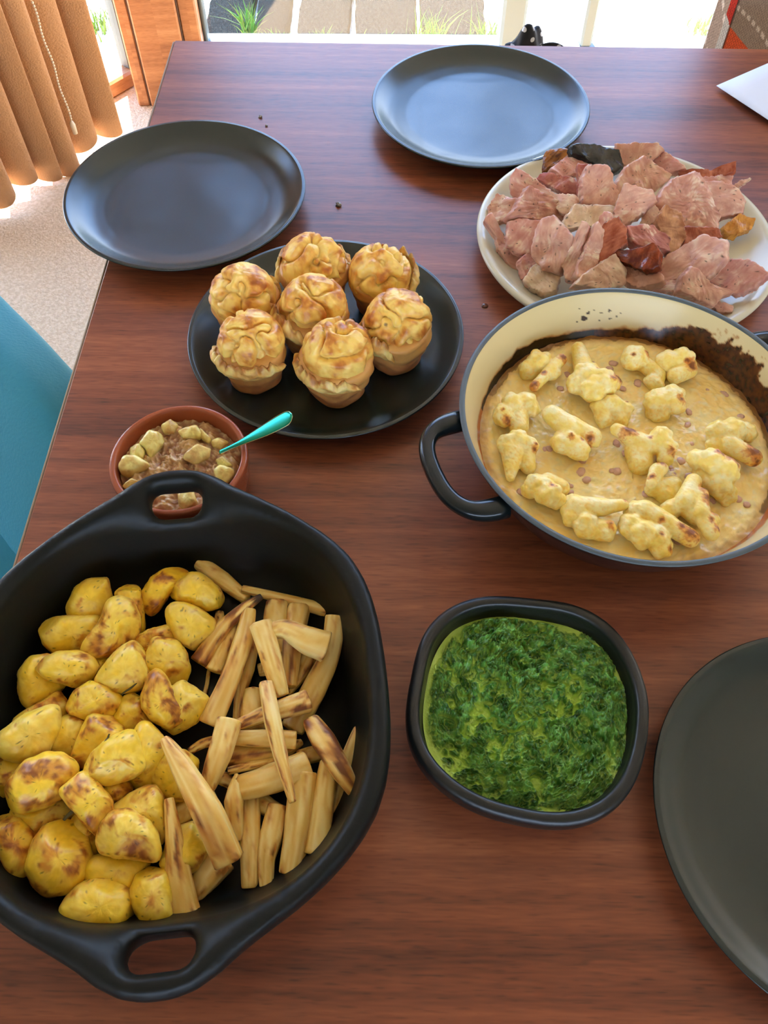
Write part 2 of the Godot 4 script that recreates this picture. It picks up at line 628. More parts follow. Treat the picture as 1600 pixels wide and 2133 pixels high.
func build_curtain():
	# hangs along the slanted window; folds are a wave across the cloth, deeper at the hem
	var a := Vector3(-0.735, 0, -2.115)
	var dir := Vector3(-0.62, 0, 0.785)
	var inward := Vector3(0.785, 0, 0.62)
	var nu := 260
	var nv := 40
	var v := PackedVector3Array()
	for side in 2:
		for j in nv:
			var t := float(j) / (nv - 1)
			for i in nu:
				var s := 0.60 * i / (nu - 1)
				var ph := s / 0.068 * TAU + 0.9 * sin(s * 27.0)
				var w := 0.058 * (pow(absf(sin(ph * 0.5)), 0.75) - 0.5) + 0.010 * sin(ph * 0.37 + 1.0)
				var p := a + dir * (s + 0.012 * cos(ph) ) + inward * (w * (0.9 + 0.25 * (1.0 - t)) + (0.0018 if side == 0 else -0.0018))
				p.y = lerpf(0.03 + 0.018 * sin(s * 23.0) + 0.012 * sin(ph), 2.25, t)
				v.append(p)
	var ix := grid_ix(nu, nv, false)
	var back := PackedInt32Array()
	for k in range(0, ix.size(), 3):
		back.append_array([ix[k] + nu * nv, ix[k + 2] + nu * nv, ix[k + 1] + nu * nv])
	ix.append_array(back)
	for i in nu - 1:
		ix.append_array([i, i + nu * nv, i + 1, i + 1, i + nu * nv, i + 1 + nu * nv])
	var c := obj("curtain", mesh_of(v, ix), M.curtain)
	tag(c, "tan brown curtain hanging in deep folds at the bay window", "curtain")
	# beaded blind cord hanging in front of the cloth
	var cord := thing("blind_cord", "thin beaded cord hanging among the brown curtain folds", "cord", Vector3(-0.80, 0, -1.985))
	var st := SurfaceTool.new()
	st.begin(Mesh.PRIMITIVE_TRIANGLES)
	var ball := SphereMesh.new()
	ball.radius = 0.0032
	ball.height = 0.0064
	ball.radial_segments = 8
	ball.rings = 4
	for k in 150:
		st.append_from(ball, 0, Transform3D(Basis(), Vector3(0.002 * sin(k * 0.4), 0.13 + 0.0075 * k, 0)))
	obj("beads", st.commit(), M.bead, cord)
	obj("weight", lathe(PackedVector2Array([Vector2(0, 0.095), Vector2(0.006, 0.097), Vector2(0.007, 0.12), Vector2(0.004, 0.13), Vector2(0, 0.131)]), 12), M.bead, cord)

# ---------------------------------------------------------------- garden
func build_garden():
	shell("ground", M.gravel, Vector3(-14, -0.4, -30), Vector3(14, -0.16, -2.46), "pale sunlit gravel outside the window", "ground")
	shell("ground_side", M.gravel, Vector3(-14, -0.4, -2.46), Vector3(-2.0, -0.16, 10), "pale sunlit ground beyond the bay window's slanted side", "ground")
	var rng := RandomNumberGenerator.new()
	rng.seed = 8
	# paving stones in the gravel; shadow is put into their dark colour and rounded shape
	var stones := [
		["paving stone in painted shadow with a rounded corner, leftmost outside the front window", -0.545, -3.13, 0.155, 0.52],
		["small paving stone in painted shadow between the grass tuft and the bright gravel gap", -0.395, -3.11, 0.115, 0.50],
		["square paving stone in painted shadow right of the bright gravel gap", -0.215, -3.14, 0.185, 0.56],
		["paving stone in painted shadow with grass along its near edge, behind the far plate", -0.005, -3.14, 0.215, 0.56],
		["paving stone in painted shadow behind the long grass blades, near the white upright", 0.230, -3.15, 0.230, 0.56]]
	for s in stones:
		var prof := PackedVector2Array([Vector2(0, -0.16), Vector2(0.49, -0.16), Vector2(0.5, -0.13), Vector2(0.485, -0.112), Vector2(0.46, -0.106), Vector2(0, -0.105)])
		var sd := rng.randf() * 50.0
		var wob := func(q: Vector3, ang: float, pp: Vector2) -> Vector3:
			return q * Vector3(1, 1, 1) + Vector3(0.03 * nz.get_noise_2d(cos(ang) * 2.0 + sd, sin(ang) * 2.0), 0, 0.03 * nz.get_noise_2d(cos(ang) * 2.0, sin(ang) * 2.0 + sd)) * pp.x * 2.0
		var o := obj("shaded_paving_stone", lathe(prof, 48, 5.0, null, wob), M.shaded_stone)
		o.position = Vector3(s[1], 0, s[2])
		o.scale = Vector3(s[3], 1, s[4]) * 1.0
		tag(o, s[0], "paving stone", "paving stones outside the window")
	var tufts := [
		["bright green grass tuft between the two leftmost paving stones", -0.462, -2.875, 80, 0.16, 0.022],
		["low grass along the foot of the small paving stone", -0.370, -2.83, 70, 0.06, 0.05],
		["yellow-green grass at the near edge of the square paving stone", -0.215, -2.82, 90, 0.065, 0.06],
		["sparse grass seam in front of the far plate", -0.02, -2.80, 80, 0.05, 0.08],
		["tall grass blades rising behind the far plate", 0.15, -2.81, 120, 0.15, 0.065],
		["tall sunlit grass clump left of the wide white upright", 0.33, -2.80, 130, 0.15, 0.055],
		["small weed outside the slanted bay window", -1.02, -3.02, 70, 0.13, 0.08],
		["weed patch out in the bright gravel behind the paper", 1.12, -3.02, 60, 0.08, 0.07]]
	for s in tufts:
		var st := SurfaceTool.new()
		st.begin(Mesh.PRIMITIVE_TRIANGLES)
		for k in s[3]:
			var r: Vector2 = Vector2(rng.randfn(0, 0.5), rng.randfn(0, 0.5)) * s[5]
			var hgt: float = s[4] * rng.randf_range(0.45, 1.1)
			var lean := Vector3(rng.randfn(0, 0.3), 0, rng.randfn(0.1, 0.25)) * hgt
			var w := rng.randf_range(0.0022, 0.0046)
			var turn := rng.randf() * TAU
			var side := Vector3(cos(turn), 0, sin(turn)) * w
			var c := lin(rng.randf_range(50, 92), rng.randf_range(92, 122), rng.randf_range(18, 40))
			var prev := Vector3(r.x, 0, r.y)
			for q in 4:
				var f := (q + 1) / 4.0
				var cur := Vector3(r.x, hgt * (f - 0.12 * f * f), r.y) + lean * f * f
				var w0 := side * (1.0 - q / 4.0)
				var w1 := side * (1.0 - f)
				for p in [prev - w0, prev + w0, cur + w1, prev - w0, cur + w1, cur - w1]:
					st.set_color(c)
					st.add_vertex(p)
				prev = cur
		st.generate_normals()
		var o := obj("grass_tuft", st.commit(), M.grass)
		o.position = Vector3(s[1], -0.16 if s[1] < -1.0 or s[1] > 1.0 else -0.13, s[2])
		tag(o, s[0], "grass", "grass outside the window", "stuff")
	# greenery added out of view at the garden's end, for the glossy plates to reflect
	var hv := lathe(smooth2(PackedVector2Array([Vector2(0, 0), Vector2(0.5, 0), Vector2(0.53, 0.5), Vector2(0.48, 1.0), Vector2(0, 1.04)]), 8), 120, 8.0, null, func(q: Vector3, ang: float, pp: Vector2) -> Vector3: return q + q * 0.06 * nf.get_noise_3d(q.x * 9.0, q.y * 4.0, q.z * 9.0))
	var reflection_hedge := obj("reflection_hedge", hv, M.reflection_hedge)
	reflection_hedge.position = Vector3(0, -0.16, -10)
	reflection_hedge.scale = Vector3(22, 1.9, 1.6)
	tag(reflection_hedge, "clipped greenery added unseen at the end of the garden for plate reflections", "reflection_hedge")

# ---------------------------------------------------------------- table, chairs
func build_table():
	var th := deg_to_rad(-0.9964)
	var t := thing("dining_table", "dark reddish wood veneer dining table laid with the meal", "table", Vector3.ZERO, th)
	# in the table's own axes: left edge at x -0.316, far edge at z -1.174
	var top := obj("tabletop", box_mesh(Vector3(1.15, 0.028, 1.40), 0.0015), M.table, t)
	top.position = Vector3(0.2605, TT - 0.014, -0.4725)
	var strip := obj("highlight_strip", box_mesh(Vector3(0.0022, 0.026, 1.40), 0.0008), M.edge_highlight, t)  # thin strip with the edge highlight put into its pale colour
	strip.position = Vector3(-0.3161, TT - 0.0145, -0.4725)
	var strip2 := obj("highlight_strip", box_mesh(Vector3(1.15, 0.026, 0.0022), 0.0008), M.edge_highlight, t)
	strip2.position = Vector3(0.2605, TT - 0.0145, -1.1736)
	for sx in [-0.24, 0.76]:
		for sz in [-1.09, 0.14]:
			var leg := obj("leg", box_mesh(Vector3(0.06, TT - 0.028, 0.06), 0.004), M.leg, t)
			leg.position = Vector3(sx, (TT - 0.028) * 0.5, sz)
	var ap := obj("apron", box_mesh(Vector3(0.94, 0.07, 0.02), 0.002), M.leg, t)
	ap.position = Vector3(0.26, TT - 0.063, -1.09)
	var ap2 := obj("apron", box_mesh(Vector3(0.94, 0.07, 0.02), 0.002), M.leg, t)
	ap2.position = Vector3(0.26, TT - 0.063, 0.14)

# soft upholstered slab: a rounded box bent a little
func cushion_mesh(size: Vector3, power := 5.0, bend := 0.0) -> ArrayMesh:
	var v := PackedVector3Array()
	var nu := 64
	var nv := 33
	for j in nv:
		var t := PI * (float(j) / (nv - 1) - 0.5)
		for i in nu:
			var a := TAU * i / nu
			var d := Vector3(cos(t) * cos(a), sin(t), cos(t) * sin(a))
			var m := maxf(absf(d.x), maxf(absf(d.y), absf(d.z)))
			d /= m
			var r := pow(pow(absf(d.x), power) + pow(absf(d.y), power) + pow(absf(d.z), power), -1.0 / power)
			var q := d * r * size * 0.5
			q.z += bend * (q.x / size.x) * (q.x / size.x)
			v.append(q)
	return mesh_of(v, grid_ix(nu, nv, true))

func build_chairs():
	# turquoise armchair at the table's left side; its low back runs diagonally
	var ch := thing("velvet_chair", "turquoise velvet chair with a rounded low back, left of the table", "chair", Vector3(-0.50, 0, -0.62), 0)
	var along := Vector3(0.69, 0, 0.72)
	var face := Vector3(-0.72, 0, 0.69)
	var bs := Basis(along, Vector3.UP, along.cross(Vector3.UP))
	var back := obj("backrest", cushion_mesh(Vector3(0.66, 0.36, 0.10), 5.0, 0.0), M.velvet, ch)
	back.transform = Transform3D(bs * Basis(Vector3.RIGHT, deg_to_rad(-30)), Vector3(-0.085, 0.497, -0.115))
	var seat := obj("seat", cushion_mesh(Vector3(0.58, 0.16, 0.50), 5.0), M.velvet, ch)
	seat.transform = Transform3D(bs, Vector3(-0.085, 0.425, -0.135) + face * 0.275 + along * 0.05)
	for sx in [-0.22, 0.22]:
		for sz in [0.10, 0.48]:
			var lg := obj("leg", lathe(PackedVector2Array([Vector2(0, 0), Vector2(0.012, 0), Vector2(0.018, 0.36), Vector2(0, 0.36)]), 16), M.leg, ch)
			lg.position = Vector3(-0.085, 0, -0.135) + along * sx + face * sz
	# patchwork upholstered chair beyond the far edge
	var pc := thing("patchwork_chair", "high-backed chair in red, white, orange and taupe patchwork fabric", "chair", Vector3(0.800, 0, -1.395), deg_to_rad(-21))
	var pb := obj("backrest", box_mesh(Vector3(0.52, 0.72, 0.09), 0.02), M.fabric, pc)
	pb.position = Vector3(0, 0.80, 0)
	var ps := obj("seat", box_mesh(Vector3(0.50, 0.12, 0.30), 0.03), M.fabric, pc)
	ps.position = Vector3(0, 0.42, -0.19)
	for sx in [-0.21, 0.21]:
		for sz in [-0.30, 0.0]:
			var lg := obj("leg", box_mesh(Vector3(0.035, 0.40, 0.035), 0.004), M.leg, pc)
			lg.position = Vector3(sx, 0.20, sz)
	# stool with a spotted bag
	var stl := thing("low_stool", "low wooden stool behind the far end of the table", "stool", Vector3(0.25, 0, -1.52))
	obj("seat", box_mesh(Vector3(0.34, 0.03, 0.26), 0.008, Vector3(0, 0.385, 0.02)), M.leg, stl)
	for sx in [-0.13, 0.13]:
		for sz in [-0.09, 0.09]:
			obj("leg", box_mesh(Vector3(0.03, 0.372, 0.03), 0.004, Vector3(sx, 0.186, sz)), M.leg, stl)
	var bag := thing("spotted_bag", "black bag with white polka dots peeping over the table's far edge", "bag", Vector3(0.247, 0.402, -1.50))
	var bv := lathe(smooth2(PackedVector2Array([Vector2(0, 0), Vector2(0.070, 0.003), Vector2(0.082, 0.06), Vector2(0.066, 0.14), Vector2(0.030, 0.185), Vector2(0.016, 0.20), Vector2(0, 0.203)]), 5), 40, 2.6, null, func(q: Vector3, ang: float, pp: Vector2) -> Vector3: return q * Vector3(0.8, 1, 0.6) * (1.0 + 0.10 * nz.get_noise_3d(q.x * 22.0, q.y * 14.0, q.z * 22.0)))
	obj("pouch", bv, M.dots, bag)
	var hp := PackedVector3Array()
	var hs := PackedVector2Array()
	for k in 14:
		var a := PI * k / 13.0
		hp.append(Vector3(0.045 + 0.030 * cos(a), 0.150 + 0.026 * sin(a), 0.0))
		hs.append(Vector2(0.006, 0.002))
	obj("strap", sweep(hp, hs, 8, 3.0, Vector3.BACK), M.dots, bag)

# ---------------------------------------------------------------- tableware
func plate_profile(r: float, hgt: float, flat: float) -> PackedVector2Array:
	var p := PackedVector2Array([Vector2(0, 0.004), Vector2(flat * 0.75, 0.004), Vector2(flat * 0.78, 0.0), Vector2(flat * 0.86, 0.0), Vector2(flat * 0.90, 0.004)])
	p.append_array(smooth2(PackedVector2Array([Vector2(flat * 0.95, 0.0045), Vector2(flat + (r - flat) * 0.45, hgt * 0.40), Vector2(r - 0.0045, hgt - 0.005), Vector2(r - 0.0006, hgt - 0.0022), Vector2(r - 0.0004, hgt - 0.0004), Vector2(r - 0.0025, hgt), Vector2(r - 0.006, hgt - 0.001), Vector2(flat + (r - flat) * 0.5, hgt * 0.56), Vector2(flat + (r - flat) * 0.12, 0.0093), Vector2(flat * 0.9, 0.0078), Vector2(flat * 0.5, 0.0072), Vector2(0, 0.0070)]), 6))
	return p

func build_plates():
	var prof := plate_profile(0.135, 0.024, 0.092)
	var mesh := lathe(prof, 160)
	for d in [
		["dark grey glazed dinner plate, empty, overhanging the table's left edge", -0.2254, -0.8145],
		["dark glazed dinner plate reflecting the bright window at the table's far edge", 0.1171, -0.9920],
		["dark dinner plate holding the batter puddings", -0.0577, -0.5947],
		["dark dinner plate, empty, cut off by the picture's right side", 0.3206, -0.1375]]:
		var o := obj("dinner_plate", mesh, M.plate)
		o.position = Vector3(d[1], TT, d[2])
		tag(o, d[0], "plate", "dark dinner plates")
	# cream stoneware plate under the ham
	var cp := PackedVector2Array([Vector2(0, 0.004), Vector2(0.085, 0.004), Vector2(0.088, 0.0), Vector2(0.098, 0.0), Vector2(0.104, 0.005)])
	cp.append_array(smooth2(PackedVector2Array([Vector2(0.110, 0.0055), Vector2(0.142, 0.0125), Vector2(0.156, 0.0165), Vector2(0.1598, 0.0195), Vector2(0.1595, 0.0225), Vector2(0.156, 0.024), Vector2(0.151, 0.0228), Vector2(0.142, 0.0170), Vector2(0.128, 0.0118), Vector2(0.100, 0.0095), Vector2(0.05, 0.009), Vector2(0, 0.009)]), 6))
	var hp := obj("ham_plate", lathe(cp, 160), M.cream)
	hp.position = Vector3(0.2588, TT, -0.7425)
	tag(hp, "large cream stoneware plate heaped with carved ham", "plate")

func build_baking_dish():
	# outline: a rounded rectangle drawn out to a pierced lug at either end; u across, w along
	var poly := PackedVector2Array([Vector2(0.0, 0.1535), Vector2(0.014, 0.1505), Vector2(0.036, 0.134), Vector2(0.071, 0.110), Vector2(0.096, 0.089), Vector2(0.109, 0.072), Vector2(0.116, 0.044), Vector2(0.118, 0.0)])
	var full := PackedVector2Array()
	full.append_array(poly)
	for k in [6, 5, 4, 3, 2, 1, 0]:
		full.append(Vector2(poly[k].x, -poly[k].y))
	for k in [1, 2, 3, 4, 5, 6]:
		full.append(Vector2(-poly[k].x, -poly[k].y))
	full.append(Vector2(-poly[7].x, 0.0))
	for k in [6, 5, 4, 3, 2, 1]:
		full.append(Vector2(-poly[k].x, poly[k].y))
	for pass_ in 1:
		var cut := PackedVector2Array()
		for k in full.size():
			var nx := full[(k + 1) % full.size()]
			cut.append(full[k].lerp(nx, 0.25))
			cut.append(full[k].lerp(nx, 0.75))
		full = cut
	var step := 0.0032
	var lo := Vector3(-0.165, -0.008, -0.197)
	var n := Vector3i(104, 31, 124)
	# distance to the outline once per column
	var cols := {}
	var outline := func(u: float, w: float) -> float:
		var best := 1.0
		var inside := false
		var m := full.size()
		var q := Vector2(u, w)
		var j := m - 1
		for i in m:
			var a := full[i]
			var b := full[j]
			var e := b - a
			var d := q - a
			best = minf(best, (d - e * clampf(d.dot(e) / e.length_squared(), 0.0, 1.0)).length_squared())
			if (a.y > w) != (b.y > w) and u < (b.x - a.x) * (w - a.y) / (b.y - a.y) + a.x:
				inside = not inside
			j = i
		return (-sqrt(best) if inside else sqrt(best)) - 0.029
	var field := func(p: Vector3) -> float:
		var key := Vector2i(roundi(p.x * 100000.0), roundi(p.z * 100000.0))
		var c = cols.get(key)
		if c == null:
			var o: float = outline.call(p.x, p.z)
			# cavity: a softer squarish oval that stops short of the lugs
			var e := pow(pow(absf(p.x) / 0.1335, 2.5) + pow(absf(p.z) / 0.1420, 2.5), 1.0 / 2.5)
			var cav := (e - 1.0) * 0.1335
			var uu := maxf(absf(p.x) - 0.0105, 0.0)
			var hole := Vector2(uu, absf(p.z) - 0.1575).length() - 0.0096
			c = [o, cav, hole]
			cols[key] = c
		var rise := 0.010 * smoothstep(0.12, 0.18, absf(p.z)) - 0.013 * smoothstep(0.008, 0.034, -c[0]) * smoothstep(0.105, 0.135, absf(p.z))
		var top: float = 0.072 + rise
		# lug and rim: a thick band under the top edge
		var band := smax(c[0], absf(p.y - (top - 0.009)) - 0.011, 0.012)
		# bowl: tapers towards the foot
		var yy := clampf(p.y / 0.07, 0.0, 1.0)
		var body := smax(c[1] - 0.011 + 0.024 * (1.0 - yy) * (1.0 - yy) + maxf(0.0, c[0] + 0.002) * 0.8, maxf(-p.y, p.y - top), 0.010)
		var d := smin(band, body, 0.014)
		# hollow: walls slope inwards to a flat floor
		var wall: float = c[1] + 0.021 * pow(1.0 - clampf((p.y - 0.008) / 0.066, 0.0, 1.0), 1.7)
		var hollow := smax(wall, 0.010 - p.y, 0.016)
		d = smax(d, -hollow, 0.010)
		return smax(d, -c[2], 0.009)
	var r := nets(lo, n, step, field)
	var o := obj("baking_dish", mesh_of(r[0], r[1]), M.dish)
	o.position = Vector3(-0.1445, TT, -0.205)
	o.rotation.y = deg_to_rad(6.4)
	tag(o, "large black ceramic baking dish with two pierced handles, full of roast vegetables", "baking dish")

func build_pan():
	var at := Vector3(0.2107, TT, -0.4500)
	var pan := thing("shallow_casserole", "round cast iron casserole, black outside and cream enamel inside, holding cauliflower", "pan", at)
	# outside
	var outer := smooth2(PackedVector2Array([Vector2(0, 0.0), Vector2(0.085, 0.0), Vector2(0.104, 0.002), Vector2(0.117, 0.012), Vector2(0.1305, 0.036), Vector2(0.1448, 0.066), Vector2(0.1480, 0.0745)]), 8)
	var inner := smooth2(PackedVector2Array([Vector2(0.1440, 0.0750), Vector2(0.1422, 0.070), Vector2(0.1342, 0.050), Vector2(0.1276, 0.036), Vector2(0.117, 0.016), Vector2(0.103, 0.008), Vector2(0.06, 0.006), Vector2(0, 0.006)]), 8)
	var shellp := outer.duplicate()
	shellp.append_array(PackedVector2Array([Vector2(0.1462, 0.0742), Vector2(0.1365, 0.0510), Vector2(0.1290, 0.0360), Vector2(0.116, 0.0130), Vector2(0.102, 0.0040), Vector2(0.06, 0.0030), Vector2(0, 0.0030)]))
	obj("body", lathe(shellp, 160), M.iron, pan)
	var lip := PackedVector2Array()
	for k in 13:
		var a := TAU * k / 12.0
		lip.append(Vector2(0.1460 + 0.0025 * cos(a), 0.0752 + 0.0014 * sin(a)))
	obj("rim", lathe(lip, 160), M.iron_rim, pan)
	# inside enamel with burnt-on sauce above the filling
	var cream := lin(218, 200, 150)
	var paint := func(q: Vector3, a: float, p: Vector2) -> Color:
		var c := cream
		if p.x < 0.12:
			return c
		var hgt := p.y - 0.036
		var deg := rad_to_deg(a)   # 0 is +x, -90 the far side
		if deg > 180.0:
			deg -= 360.0
		var far := exp(-pow((deg + 38.0) / 30.0, 2.0))
		var edge := 0.0035 + 0.022 * far + 0.004 * exp(-pow((deg + 125.0) / 18.0, 2.0)) + 0.002 * exp(-pow((deg - 40.0) / 30.0, 2.0))
		var wob := nf.get_noise_3d(q.x * 45.0, q.y * 45.0, q.z * 45.0)
		var w2 := nf.get_noise_3d(q.x * 160.0, q.y * 160.0, q.z * 160.0)
		edge *= 1.0 + 0.6 * wob
		edge += 0.006 * far * maxf(0.0, w2)
		var m := smoothstep(edge + 0.0012, edge - 0.0006, hgt)
		var burnt := lin(88, 44, 20).lerp(lin(48, 22, 12), clampf(0.5 + w2 * 1.4, 0.0, 1.0))
		if deg < -95.0 and deg > -165.0:
			burnt = lin(34, 26, 20)
		elif deg > 30.0 or deg < -165.0:
			burnt = lin(190, 110, 50)
		c = c.lerp(lin(176, 110, 50), smoothstep(edge + 0.003, edge, hgt) * 0.8)
		c = c.lerp(burnt, m)
		# splashes on the far wall
		if deg < -84.0 and deg > -110.0 and hgt > 0.012 and hgt < 0.027:
			if nz.get_noise_3d(q.x * 130.0, q.y * 200.0, q.z * 130.0) > 0.58:
				c = lin(60, 34, 20)
		return c
	var fine_inner := PackedVector2Array()
	for k in inner.size() - 1:
		for s in 3:
			fine_inner.append(inner[k].lerp(inner[k + 1], s / 3.0))
	fine_inner.append(inner[inner.size() - 1])
	var v := PackedVector3Array()
	var col := PackedColorArray()
	var segs := 540
	for p in fine_inner:
		for i in segs:
			var a := TAU * i / segs
			v.append(Vector3(cos(a) * p.x, p.y, sin(a) * p.x))
			col.append(paint.call(v[v.size() - 1], a, p))
	# the enamel faces the axis
	var ix := grid_ix(segs, fine_inner.size(), true)
	obj("enamel_lining", mesh_of(v, turned(ix), col, PackedVector2Array(), false), M.enamel, pan)
	for ang in [161.0, -19.0]:
		var hp := PackedVector3Array()
		var hs := PackedVector2Array()
		for k in 41:
			var t := k / 40.0
			# a squared loop: out, across and back
			var ca := cos(PI * t)
			var sa := sin(PI * t)
			var x := signf(ca) * pow(absf(ca), 0.55) * 0.046
			var z := pow(sa, 0.55) * 0.036
			var r0 := sqrt(0.1480 * 0.1480 - x * x) - 0.0035
			hp.append(Vector3(r0 + z, 0.0635 + 0.003 * sa, x))
			var fat := 1.0 + 0.35 * pow(absf(ca), 6.0)
			hs.append(Vector2(0.0068 * fat, 0.0058 * fat))
		var hm := obj("handle", sweep(hp, hs, 18, 2.6), M.iron, pan)
		hm.rotation.y = deg_to_rad(-ang)
	# sauce
	v = PackedVector3Array()
	col = PackedColorArray()
	var rings := 150
	segs = 420
	var sauce := lin(255, 230, 158)
	for j in rings:
		var r := 0.1276 * pow(float(j) / (rings - 1), 0.8)
		for i in segs:
			var a := TAU * i / segs
			var q := Vector3(cos(a) * r, 0, sin(a) * r)
			var n1 := nf.get_noise_2d(q.x * 26.0, q.z * 26.0)
			var n2 := nf.get_noise_2d(q.x * 90.0 + 7.0, q.z * 90.0)
			var edge := smoothstep(0.110, 0.127, r + 0.004 * n1)
			q.y = 0.0360 + 0.0022 * n1 + 0.0011 * n2 + 0.0014 * edge - 0.002 * smoothstep(0.118, 0.1276, r)
			var deg := rad_to_deg(a)
			var c := sauce.lerp(lin(250, 212, 126), clampf(0.30 + n1 * 1.6, 0.0, 0.8)).lerp(lin(240, 226, 176), clampf(n2 * 1.6 - 0.1, 0.0, 0.7))
			var far := 0.55 + 0.45 * cos(deg_to_rad(deg + 60.0))
			c = c.lerp(lin(186, 122, 52), smoothstep(0.1195 - 0.008 * far, 0.127, r + 0.0035 * n2) * (0.45 + 0.5 * far))
			if r > 0.1222 + 0.004 * n2 and far > 0.5:
				c = c.lerp(lin(96, 54, 24), 0.65)
			v.append(q)
			col.append(c)
	var so := obj("cheese_sauce", mesh_of(v, turned(grid_ix(segs, rings, true)), col, PackedVector2Array(), false), M.sauce)
	so.position = at
	tag(so, "pale yellow cheese sauce filling the cream enamel casserole, toasted at the edge", "sauce", "", "stuff")
	# bits of pink onion
	var rng := RandomNumberGenerator.new()
	rng.seed = 77
	var st := SurfaceTool.new()
	st.begin(Mesh.PRIMITIVE_TRIANGLES)
	var bits := [chunk_shape([-6, -3, 5, -4, 7, 2, -2, 4], 2.0, 4.0, 3, 0.3, 16, 8), chunk_shape([-4, -4, 4, -4, 4, 4, -4, 4], 2.2, 3.0, 4, 0.3, 16, 8)]
	for k in 74:
		var a := rng.randf() * TAU
		var r := 0.112 * sqrt(rng.randf())
		var s := rng.randf_range(0.45, 0.95)
		var b := Basis(Vector3.UP, rng.randf() * TAU) * Basis(Vector3.RIGHT, -PI / 2 + rng.randfn(0, 0.2)) * Basis.from_scale(Vector3(s, s, s))
		st.append_from(bits[k % 2], 0, Transform3D(b, Vector3(cos(a) * r, 0.0356, sin(a) * r)))
	var on := obj("onion_pieces", st.commit(), M.onion)
	on.position = at
	tag(on, "small pinkish onion pieces scattered in the cheese sauce", "onion", "", "stuff")

func turned(ix: PackedInt32Array) -> PackedInt32Array:
	for t in range(0, ix.size(), 3):
		var k := ix[t]
		ix[t] = ix[t + 1]
		ix[t + 1] = k
	return ix

func build_spinach():
	var at := Vector3(0.102, TT, -0.2105)
	var prof := PackedVector2Array([Vector2(0, 0.002), Vector2(0.045, 0.002), Vector2(0.05, 0.0)])
	prof.append_array(smooth2(PackedVector2Array([Vector2(0.058, 0.001), Vector2(0.074, 0.012), Vector2(0.0815, 0.030), Vector2(0.0825, 0.042), Vector2(0.0805, 0.0465), Vector2(0.0765, 0.0475), Vector2(0.0735, 0.045), Vector2(0.0722, 0.036), Vector2(0.066, 0.018), Vector2(0.05, 0.008), Vector2(0, 0.006)]), 6))
	var wob := func(q: Vector3, a: float, p: Vector2) -> Vector3:
		var k := 1.0 + 0.018 * nz.get_noise_2d(cos(a) * 0.9 + 3.0, sin(a) * 0.9)
		return Vector3(q.x * k * 1.02, q.y + 0.002 * nz.get_noise_2d(cos(a) + 9.0, sin(a)) * smoothstep(0.02, 0.05, q.y), q.z * k)
	var b := obj("square_bowl", lathe(prof, 160, 2.5, null, wob), M.bowl)
	b.position = at
	b.rotation.y = deg_to_rad(-10)
	tag(b, "black rounded-square stoneware bowl holding creamed spinach", "bowl")
	var v := PackedVector3Array()
	var col := PackedColorArray()
	var rings := 190
	var segs := 560
	for j in rings:
		var t := pow(float(j) / (rings - 1), 0.75)
		for i in segs:
			var a := TAU * i / segs
			var k := pow(pow(absf(cos(a)), 2.5) + pow(absf(sin(a)), 2.5), -1.0 / 2.5)
			var r := 0.0722 * k * t
			var q := Vector3(cos(a) * r, 0, sin(a) * r)
			var wx := nf.get_noise_2d(q.x * 30.0, q.z * 30.0) * 0.9
			var wz := nf.get_noise_2d(q.x * 30.0 + 40.0, q.z * 30.0) * 0.9
			var lump := nf.get_noise_2d(q.x * 20.0 + wx + 3.0, q.z * 20.0 + wz)
			var leaf := 1.0 - absf(nz.get_noise_2d(q.x * 62.0 + wx * 4.0, q.z * 50.0 + wz * 4.0)) * 1.7
			var leaf2 := 1.0 - absf(nz.get_noise_2d(q.x * 150.0 + wz * 6.0 + 9.0, q.z * 120.0 + wx * 6.0)) * 1.7
			var edge := smoothstep(0.88, 0.99, t)
			var tide := edge * (0.35 + 0.65 * smoothstep(-0.2, 0.5, -cos(a - 0.35) + 0.5 * sin(a * 3.0)))
			var mass := clampf(0.70 + lump * 1.2, 0.0, 1.0) * (1.0 - tide)
			var y := 0.0325 + 0.0085 * lump * (1.0 - edge) + mass * (0.0034 * leaf + 0.0018 * leaf2)
			y -= 0.0016 * edge
			v.append(Vector3(q.x, y, q.z))
			var tone := nf.get_noise_2d(q.x * 70.0 + 60.0, q.z * 70.0)
			var dark := lin(50, 102, 30).lerp(lin(120, 176, 80), clampf(0.35 + tone * 1.2 + leaf2 * 0.2, 0.0, 1.0))
			var juice := lin(190, 224, 98)
			var cream := smoothstep(0.42, 0.10, mass) + smoothstep(0.35, -0.2, leaf) * 0.5 + smoothstep(0.2, -0.4, leaf2) * 0.45
			col.append(dark.lerp(juice, clampf(cream, 0.0, 1.0)))
	var s := obj("creamed_spinach", mesh_of(v, turned(grid_ix(segs, rings, true)), col, PackedVector2Array(), false), M.spinach)
	s.position = at
	s.rotation.y = deg_to_rad(-10)
	tag(s, "dark green creamed spinach with pale green cream in the black bowl", "spinach", "", "stuff")

